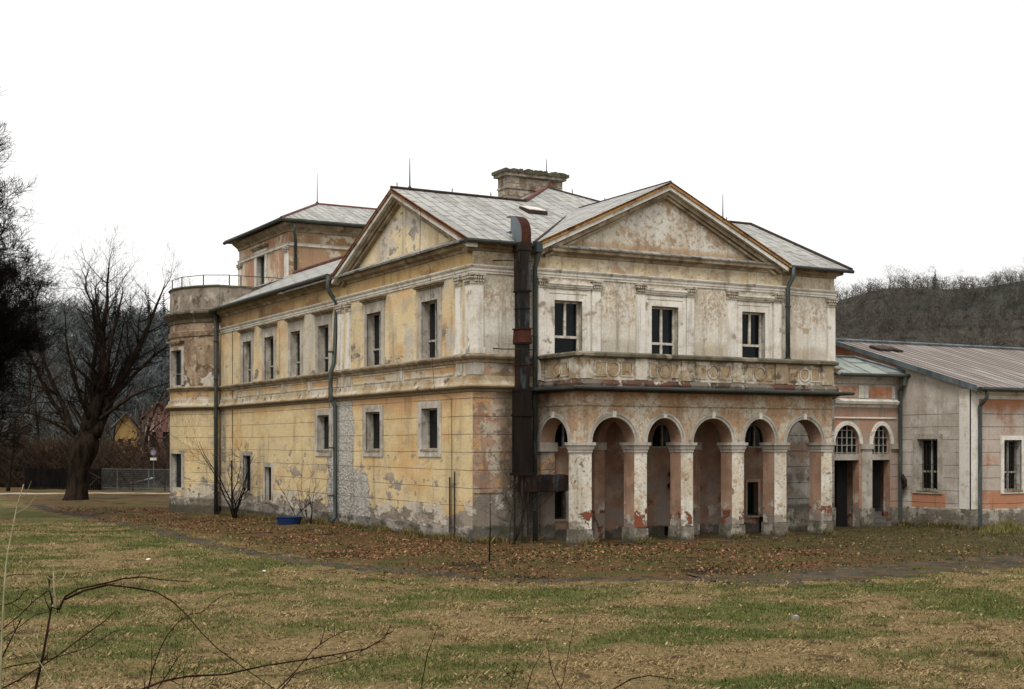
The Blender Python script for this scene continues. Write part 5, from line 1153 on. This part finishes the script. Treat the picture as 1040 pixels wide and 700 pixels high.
def house(name, az, d, w_, dp, h, rh, wm, rm, label, rot=0.0):
    x, y = polar(az, d); z = max(-.5, hill_z(az, d) - .4); t = tag(empty(name, (x, y, z)), label, 'house')
    a = R(YAW + az + rot); fx, fy = math.sin(a), math.cos(a); rx, ry = fy, -fx
    P = lambda u, zz, dd: (x + rx * u + fx * dd, y + ry * u + fy * dd, z + zz)
    g = G(); g.wall(P, -w_, w_, 0, h, [('r', -w_ * .7, -w_ * .25, h * .5, h * .75), ('r', w_ * .2, w_ * .65, h * .5, h * .75), ('r', -w_ * .7, -w_ * .25, h * .12, h * .38), ('r', w_ * .2, w_ * .65, h * .12, h * .38)], .2)
    for s_ in (-1, 1): g.face([P(s_ * w_, 0, 0), P(s_ * w_, 0, dp), P(s_ * w_, h, dp), P(s_ * w_, h, 0)])
    g.face([P(-w_, 0, dp), P(w_, 0, dp), P(w_, h, dp), P(-w_, h, dp)])
    for dd in (0, dp): g.face([P(-w_, h, dd), P(w_, h, dd), P(0, h + rh, dd)])
    g.build('wall', M[wm], t)
    g = G()
    for u0, u1, z0_, z1_ in ((-w_ * .7, -w_ * .25, h * .5, h * .75), (w_ * .2, w_ * .65, h * .5, h * .75), (-w_ * .7, -w_ * .25, h * .12, h * .38), (w_ * .2, w_ * .65, h * .12, h * .38)):
        g = G(); g.pbox(P, u0, u1, z0_, z1_, .15, .2); g.build('window', M['glass'], t)
    g = G()
    for s_ in (-1, 1): slab(g, [P(0, h + rh + .1, -.5), P(0, h + rh + .1, dp + .5), P(s_ * (w_ + .5), h - .2, dp + .5), P(s_ * (w_ + .5), h - .2, -.5)], .12)
    g.build('roof', M[rm], t)
M['house_yellow'] = simple('bright_yellow_render', 'a1824f', '8a6f45', .5, .9, bump=.05); M['house_pink'] = simple('pink_render', '6b4a42', '8f8278', .9, .9, bump=.05, st=(1, 1, .35), th=.52, so=.05); M['tile'] = simple('red_tile_roof', '5d3a31', '4b3029', 2, .9, bump=.3)
M['slate'] = simple('dark_slate_roof', '3d3f44', '2f3136', 2, .9, bump=.2)
house('yellow_house', -16.1, 150, 1.15, 8, 5.2, 1.6, 'house_yellow', 'slate', 'bright yellow house seen through bare branches beyond the road')
house('pink_house', -14.75, 146, 1.5, 9, 6.6, 1.4, 'house_pink', 'tile', 'pinkish red house seen through bare branches beside the bow of the villa')
def leafy(x, y, h, label, mats, n=1500):
    z = -.4; t = tag(empty('autumn_shrub', (x, y, z)), label, 'shrub'); gt, gb = G(), G()
    for _ in range(5): branch(gt, gb, Vector((x, y, z)), Vector((random.gauss(0, .3), random.gauss(0, .3), 1)).normalized(), h * .7, .05, 1, 3, 1, 0, .1)
    gt.v and gt.build('stem', M['twig'], t); pts = gb.v; gb.build('twigs', M['twig_brown'], t); g = G()
    for _ in range(n):
        p = Vector(random.choice(pts)) + Vector((random.gauss(0, .2),) * 3); a = rnd_dir(Vector((0, 0, 1)), (0, 180)) * .16; b = rnd_dir(a.normalized(), (80, 90)) * .1
        g.face([p - a, p + b, p + a, p - b])
    g.build('foliage', mats, t)
leafy(7.2, 78, 4.6, 'shrub with golden withered leaves behind the road sign', simple('golden_leaves', '80683f', '684e30', 1.5, .9, bump=0), 420)
leafy(9.6, 74.5, 8.5, 'tall shrub with reddish withered leaves right beside the bow of the villa', simple('reddish_leaves', '5f4438', '4b362e', 1.5, .9, bump=0), 330)
leafy(4.0, 84, 3.0, 'low shrub with ochre withered leaves between the fence posts', simple('ochre_leaves', '7b6234', '5b4a2a', 1.5, .9, bump=0), 220)

# ------------------------------------------------------------------ grass, leaves, debris (uncountable)
def zone_fast(x, y):
    lx, ly = x + 6.7, y + 13.3; r = 7.0
    ax, ay = np.maximum(r - lx, 0), np.maximum(r - ly, 0)
    return -(np.hypot(ax, ay) + np.minimum(np.maximum(r - lx, r - ly), 0) - r)
def scatter(n, f0, f1, margin=1.25, power=1.0):
    f = f0 + (f1 - f0) * rng.uniform(0, 1, n) ** power; l = rng.uniform(-1, 1, n) * f * (520 / 1359) * margin
    return CAM[0] + FW[0] * f + RT[0] * l, CAM[1] + FW[1] * f + RT[1] * l, f
def gz_np(x, y): return np.array([gz(a, b) for a, b in zip(x, y)])
def nz_np(x, y, s, o): return np.array([mnoise.fractal(Vector((a * s, b * s, o)), 1.0, 2.0, 4) for a, b in zip(x, y)])
def rand_mat(name, cols, rough=.95):
    s = NT(name); r = s.n.new('ShaderNodeValToRGB'); s.l.new(s.geo.outputs['Random Per Island'], r.inputs[0])
    el = r.color_ramp.elements
    while len(el) < len(cols): el.new(.5)
    for i, c in enumerate(cols): el[i].position = i / (len(cols) - 1); el[i].color = lin(c)
    return s.done(r.outputs[0], rough, None, spec=.1)
def inside(x, y):
    return ((x > -.4) & (x < 46) & (y > -.25) & (y < 40)) | ((x > 2.3) & (x < 13.1) & (y > -2.65) & (y < 1)) | ((x > 18.8) & (y > -3.5) & (y < 11.5)) | (np.hypot(x - BC[0], y - BC[1]) < BR + .2)
def blades(name, x, y, h, wid, flat, mat, label):
    n = len(x); z = gz_np(x, y) - .01; a = rng.uniform(0, 2 * np.pi, n); tilt = rng.uniform(flat[0], flat[1], n)
    d = np.stack([np.cos(a) * np.cos(tilt), np.sin(a) * np.cos(tilt), np.sin(tilt)], -1); s = np.stack([-np.sin(a), np.cos(a), np.zeros(n)], -1)
    p = np.stack([x, y, z], -1); mid = p + d * (h * .55)[:, None] + np.array([0, 0, .15]) * h[:, None]; tip = mid + d * (h * .45)[:, None] - np.array([0, 0, .1]) * h[:, None]
    V = np.empty((n * 4, 3)); wid = np.broadcast_to(wid, n)[:, None]; V[0::4] = p - s * wid; V[1::4] = p + s * wid; V[2::4] = mid + s * wid * .7; V[3::4] = tip
    return tag(np_mesh(name, V, np.arange(n * 4).reshape(-1, 4), mat), label, 'grass', kind='stuff')
x, y, f = scatter(500000, 14.5, 60, power=1.25); zn = zone_fast(x, y) + rng.normal(0, .5, len(x)); k = (zn < -.45 + .8 * nz_np(x, y, .6, 33.0)); x, y, f = x[k], y[k], f[k]
gr = np.array([greenness(a, b) for a, b in zip(x, y)]) + .5 * nz_np(x, y, 3.1, 51.0) + rng.normal(0, .42, len(x)) > .28
clump = nz_np(x, y, 1.2, 5.0)
k = ~gr & (rng.uniform(-.7, .8, len(x)) < clump + .25)
blades('dry_grass', x[k], y[k], rng.uniform(.03, .085, k.sum()) * (1 + 1.0 * np.clip(clump[k], -.6, 1)), .0028 + .00016 * f[k], (.05, .8), rand_mat('dry_grass_blades', ['66563d', '8a7655', 'a8946c', '73613f', '988460', '55452b', 'b09c74']), 'tangled straw-coloured dry grass of the lawn in the foreground')
blades('green_grass', x[gr], y[gr], rng.uniform(.03, .09, gr.sum()), .003 + .00016 * f[gr], (.5, 1.4), rand_mat('green_grass_blades', ['333c1c', '475226', '5c6230', '3c4620', '6a683d']), 'patches of short green grass in the lawn')
def leaves(name, x, y, size, mat, label):
    n = len(x); z = gz_np(x, y) + rng.uniform(.005, .035, n); a = rng.uniform(0, 6.28, n); t = rng.normal(0, .45, n); t2 = rng.normal(0, .4, n); s = rng.uniform(.35, 1.35, n) * size
    u = np.stack([np.cos(a), np.sin(a), t], -1) * s[:, None]; v = np.stack([-np.sin(a), np.cos(a), t2], -1) * (s * .62)[:, None]; p = np.stack([x, y, z], -1)
    V = np.empty((n * 4, 3)); V[0::4] = p - u; V[1::4] = p + v; V[2::4] = p + u; V[3::4] = p - v; V[:, 2] = np.maximum(V[:, 2], np.repeat(z, 4) - .02)
    return tag(np_mesh(name, V, np.arange(n * 4).reshape(-1, 4), mat), label, 'leaves', kind='stuff')
x, y, f = scatter(225000, 25, 74, power=.8); zn = zone_fast(x, y); den = nz_np(x, y, .3, 12.0)
k = (zn > .3 + rng.normal(0, .8, len(x)) + 1.6 * nz_np(x, y, .5, 41.0)) & ~inside(x, y) & (rng.uniform(-.75, .75, len(x)) < 1.6 * den + .05) & (x < 8 + rng.normal(0, 4, len(x)))
leaves('fallen_leaves', x[k], y[k], .042, rand_mat('fallen_leaf', ['3a261b', '614230', '7d5a40', '472f22', '94714f', '5b3c2a', '74523a', '3f2a1e', '876446', '9d7f5c']), 'brown fallen leaves covering the ground between path and villa')
x, y, f = scatter(9000, 15, 60); zn = zone_fast(x, y); k = ((zn < .5) | (x > 10)) & ~inside(x, y)
leaves('fallen_leaves', x[k], y[k], .028, rand_mat('scattered_leaf', ['33251a', '5f4630', '8a7350', 'a8946e', '463222']), 'scattered fallen leaves on the lawn and the right forecourt')
x, y, f = scatter(60000, 30, 62); zn = zone_fast(x, y); den = nz_np(x, y, .35, 22.0); k = (zn > .2) & ~inside(x, y) & (rng.uniform(-.6, 1, len(x)) < den + .15)
blades('green_grass', x[k], y[k], rng.uniform(.05, .13, k.sum()), .012, (.4, 1.3), rand_mat('olive_grass_blades', ['33331a', '4a4726', '5a532e', '3e3a1c']), 'thin olive grass growing through the leaf litter')
# weeds and dead grass against the wall feet
wx, wy = [], []
def foot(x0, y0, x1, y1, n, off):
    for _ in range(n):
        t = random.random(); o = abs(random.gauss(0, off))
        if mnoise.noise(Vector((x0 + (x1 - x0) * t, (y0 + (y1 - y0) * t) * .8, 77))) < -.08: continue
        dx, dy = x1 - x0, y1 - y0; L = math.hypot(dx, dy); wx.append(x0 + dx * t + dy / L * (o + .06)); wy.append(y0 + dy * t - dx / L * (o + .06))
foot(0, 27.5, 0, 0, 9000, .16); foot(0, 0, 2.4, 0, 1600, .14); foot(AX, .1, AX, AY, 1500, .12); foot(AX, AY, 32, AY, 4500, .12)
for a, b in PIL: foot(a - .06, PYF - .05, b + .06, PYF - .05, 260, .08)
for k_ in range(24): foot(*bp[k_ + 16], *bp[k_ + 15], 120, .12)
wx, wy = np.array(wx), np.array(wy)
blades('wall_weeds', wx, wy, rng.uniform(.08, .38, len(wx)) * rng.uniform(.4, 1, len(wx)), .009, (.7, 1.5), rand_mat('wall_weed_blades', ['3d3b20', '5b5330', '7b6b45', '4a4526', '8f7d55']), 'weeds and dead grass growing against the foot of the walls')
g = G()
for lx_, ly_, s_ in ((-10.6, -.9, .07), (-3.4, -19.3, .1), (-3.2, -19.1, .07), (4.6, -14.4, .05), (-9, -6, .05)):
    z = gz(lx_, ly_); g = G(); vs = []
    n = 9
    for i in range(4):
        t = i / 3; vs.append([(lx_ + s_ * math.cos(6.28 * k / n) * math.cos(t * 1.2) * random.uniform(.8, 1.2), ly_ + s_ * math.sin(6.28 * k / n) * math.cos(t * 1.2) * random.uniform(.8, 1.2), z - .01 + s_ * .8 * math.sin(t * 1.2)) for k in range(n)])
    for a, b in zip(vs, vs[1:]):
        for k in range(n): g.face([a[k], a[(k + 1) % n], b[(k + 1) % n], b[k]])
    g.face(vs[-1]); tag(g.build('pale_stone', M['step' if s_ == .1 else 'white'], None, True), 'small pale stone lying in the grass of the lawn', 'stone', 'pale stones on the lawn')

# ------------------------------------------------------------------ bare stems on the bank in the foreground
STEMS = {
 'bramble_bush': ('tangled dark bramble with arching shoots and one broken grey tip at the lower left', 'bramble', [
  ([(-18.674, -30.87, 1.892), (-18.63, -30.872, 2.095), (-18.599, -30.866, 2.273), (-18.581, -30.853, 2.364), (-18.591, -30.824, 2.434), (-18.588, -30.803, 2.495)], .009, 1),
  ([(-18.583, -30.863, 2.349), (-18.562, -30.856, 2.332), (-18.568, -30.833, 2.423), (-18.569, -30.814, 2.536)], .007, 0),
  ([(-18.583, -30.863, 2.344), (-18.538, -30.809, 2.32), (-18.497, -30.754, 2.38), (-18.419, -30.719, 2.415), (-18.287, -30.714, 2.435), (-18.177, -30.697, 2.455), (-18.065, -30.68, 2.459), (-17.951, -30.665, 2.435), (-17.787, -30.678, 2.417)], .006, 0),
  ([(-18.515, -30.844, 2.375), (-18.438, -30.944, 2.427), (-18.337, -31.058, 2.463), (-18.236, -31.172, 2.453), (-18.146, -31.279, 2.438), (-18.084, -31.371, 2.394), (-18.032, -31.458, 2.329), (-17.985, -31.541, 2.251), (-17.931, -31.629, 2.179), (-17.817, -31.75, 2.079), (-17.697, -31.874, 1.981), (-17.58, -32.0, 1.8)], .005, 0),
  ([(-18.899, -31.088, 2.244), (-18.775, -31.043, 2.329), (-18.691, -30.975, 2.393), (-18.606, -30.908, 2.433)], .005, 1),
  ([(-18.884, -30.982, 2.179), (-18.78, -30.925, 2.24), (-18.674, -30.87, 2.304), (-18.579, -30.808, 2.312)], .0045, 1),
  ([(-18.855, -30.883, 2.058), (-18.822, -30.978, 2.169), (-18.797, -31.068, 2.259), (-18.783, -31.153, 2.327)], .006, 1)]),
 'bramble_shoot': ('dark crossing bramble shoots rising from the left edge near the bottom', 'bramble', [
  ([(-18.905, -31.199, 1.981), (-18.788, -31.13, 2.019), (-18.681, -31.057, 2.059), (-18.571, -30.985, 2.106), (-18.435, -30.927, 2.186), (-18.318, -30.858, 2.243), (-18.232, -30.773, 2.292)], .006, 1),
  ([(-18.875, -30.986, 2.049), (-18.78, -30.925, 2.058), (-18.651, -30.882, 2.062), (-18.542, -30.829, 2.072), (-18.384, -30.803, 2.103), (-18.269, -30.752, 2.158), (-18.209, -30.672, 2.171)], .0045, 1),
  ([(-18.875, -30.986, 2.514), (-18.793, -30.918, 2.525), (-18.674, -30.87, 2.52)], .004, 1),
  ([(-18.875, -30.986, 2.374), (-18.814, -30.992, 2.386), (-18.766, -30.99, 2.409), (-18.744, -30.974, 2.441), (-18.718, -30.96, 2.449)], .005, 1)]),
 'dry_stalk': ('pale dry stalk standing upright at the left edge', 'pale_stem', [([(-18.899, -31.431, 2.616), (-18.883, -31.383, 2.683), (-18.858, -31.34, 2.774), (-18.829, -31.299, 2.892), (-18.791, -31.263, 3.001)], .006, 1), ([(-18.638, -31.348, 1.981), (-18.667, -31.246, 2.036), (-18.696, -31.144, 2.102), (-18.735, -31.036, 2.175), (-18.767, -30.932, 2.215)], .004, 1)]),
 'thin_shrub': ('thin upright reddish-brown shrub shoots just right of the arching bramble', 'bramble', [
  ([(-18.107, -30.958, 1.87), (-18.064, -30.895, 1.974), (-18.012, -30.839, 2.07), (-17.955, -30.785, 2.14), (-17.887, -30.737, 2.196), (-17.818, -30.689, 2.23), (-17.724, -30.656, 2.237), (-17.618, -30.63, 2.313), (-17.531, -30.593, 2.333)], .0045, 1),
  ([(-18.102, -30.96, 1.87), (-18.088, -30.968, 1.987), (-18.088, -30.968, 2.119)], .004, 1), ([(-18.121, -31.179, 1.907), (-18.058, -31.176, 1.989), (-18.013, -31.163, 2.051), (-17.972, -31.148, 2.087)], .0045, 1),
  ([(-17.945, -31.048, 1.87), (-17.936, -31.053, 1.987), (-17.908, -31.069, 2.093)], .0035, 1), ([(-17.94, -31.165, 1.889), (-17.904, -31.186, 2.004), (-17.881, -31.199, 2.077)], .0035, 1)]),
 'bramble_arch': ('long low dark bramble arching to the right near the bottom of the photo', 'bramble', [
  ([(-18.348, -31.739, 2.018), (-18.228, -31.73, 2.053), (-18.106, -31.722, 2.065), (-17.918, -31.751, 2.064), (-17.726, -31.781, 2.096), (-17.532, -31.814, 2.115), (-17.355, -31.836, 2.134), (-17.211, -31.841, 2.149), (-17.105, -31.824, 2.195), (-17.046, -31.78, 2.252)], .0065, 1),
  ([(-17.672, -31.773, 1.963), (-17.552, -31.726, 2.044), (-17.437, -31.676, 2.139), (-17.325, -31.624, 2.185), (-17.211, -31.573, 2.213)], .005, 1),
  ([(-17.584, -31.594, 1.926), (-17.508, -31.607, 2.013), (-17.388, -31.646, 2.044), (-17.267, -31.685, 2.071), (-17.159, -31.717, 2.129)], .004, 1)]),
 'slender_stem': ('slender single bare stem right of the arching bramble', 'bramble', [([(-16.911, -31.855, 1.907), (-16.88, -31.873, 2.098), (-16.839, -31.896, 2.226)], .004, 1)]),
 'twig_cluster': ('cluster of thin bare twigs at the bottom centre, one bent over to the right', 'bramble', [
  ([(-16.507, -32.082, 1.907), (-16.484, -32.094, 1.995), (-16.466, -32.104, 2.057)], .004, 1), ([(-16.477, -32.557, 1.981), (-16.511, -32.538, 2.064), (-16.527, -32.528, 2.127)], .0045, 1),
  ([(-16.165, -32.044, 1.87), (-16.075, -31.979, 2.077), (-15.989, -31.913, 2.253)], .0035, 1), ([(-16.375, -32.843, 2.018), (-16.236, -32.806, 2.057), (-16.095, -32.77, 2.059), (-15.93, -32.748, 2.022)], .006, 1),
  ([(-16.476, -32.214, 1.926), (-16.424, -32.185, 2.029), (-16.349, -32.17, 2.123)], .004, 1)]),
}
for nm, (lb, mt, ss) in STEMS.items():
    p0 = ss[0][0][0]; t = tag(empty(nm, (p0[0], p0[1], gz(p0[0], p0[1]))), lb, 'shrub' if 'stalk' not in nm else 'stalk')
    for pts, r_, rooted in ss:
        P_ = [Vector(p) for p in pts]
        if rooted:       # carry the stem down to the bank it grows from
            d = P_[0] - P_[1]; d.z = min(d.z, -.08); d.normalize(); q = P_[0].copy(); pre = []
            while q.z > gz(q.x, q.y) - .05 and len(pre) < 14:
                d = (d + Vector((0, 0, -.45))).normalized(); q = q + d * .14; pre.append(q.copy())
            P_ = pre[::-1] + P_
        n = len(P_); g = G(); g.tube([tuple(p) for p in P_], [r_ * 1.15 * (1 - .65 * i / (n - 1)) for i in range(n)], 6)
        for q_ in range(int(n * 1.6)):
            i_ = random.randrange(1, n); a_ = P_[i_ - 1].lerp(P_[i_], random.random()); d_ = rnd_dir((P_[i_] - P_[i_ - 1]).normalized(), (30, 70)); L2 = random.choice((.012, .015, .02, .05, .09)) * random.uniform(.7, 1.3)
            g.tube([a_, a_ + d_ * L2 * .6, a_ + (d_ + Vector((0, 0, .3))) * L2], [r_ * .5, r_ * .35, r_ * .12], 4)
        g.build('stem', M['pale_stem'] if (nm == 'bramble_bush' and len(pts) == 4 and pts[0][2] == 2.349) else M[mt], t, True)
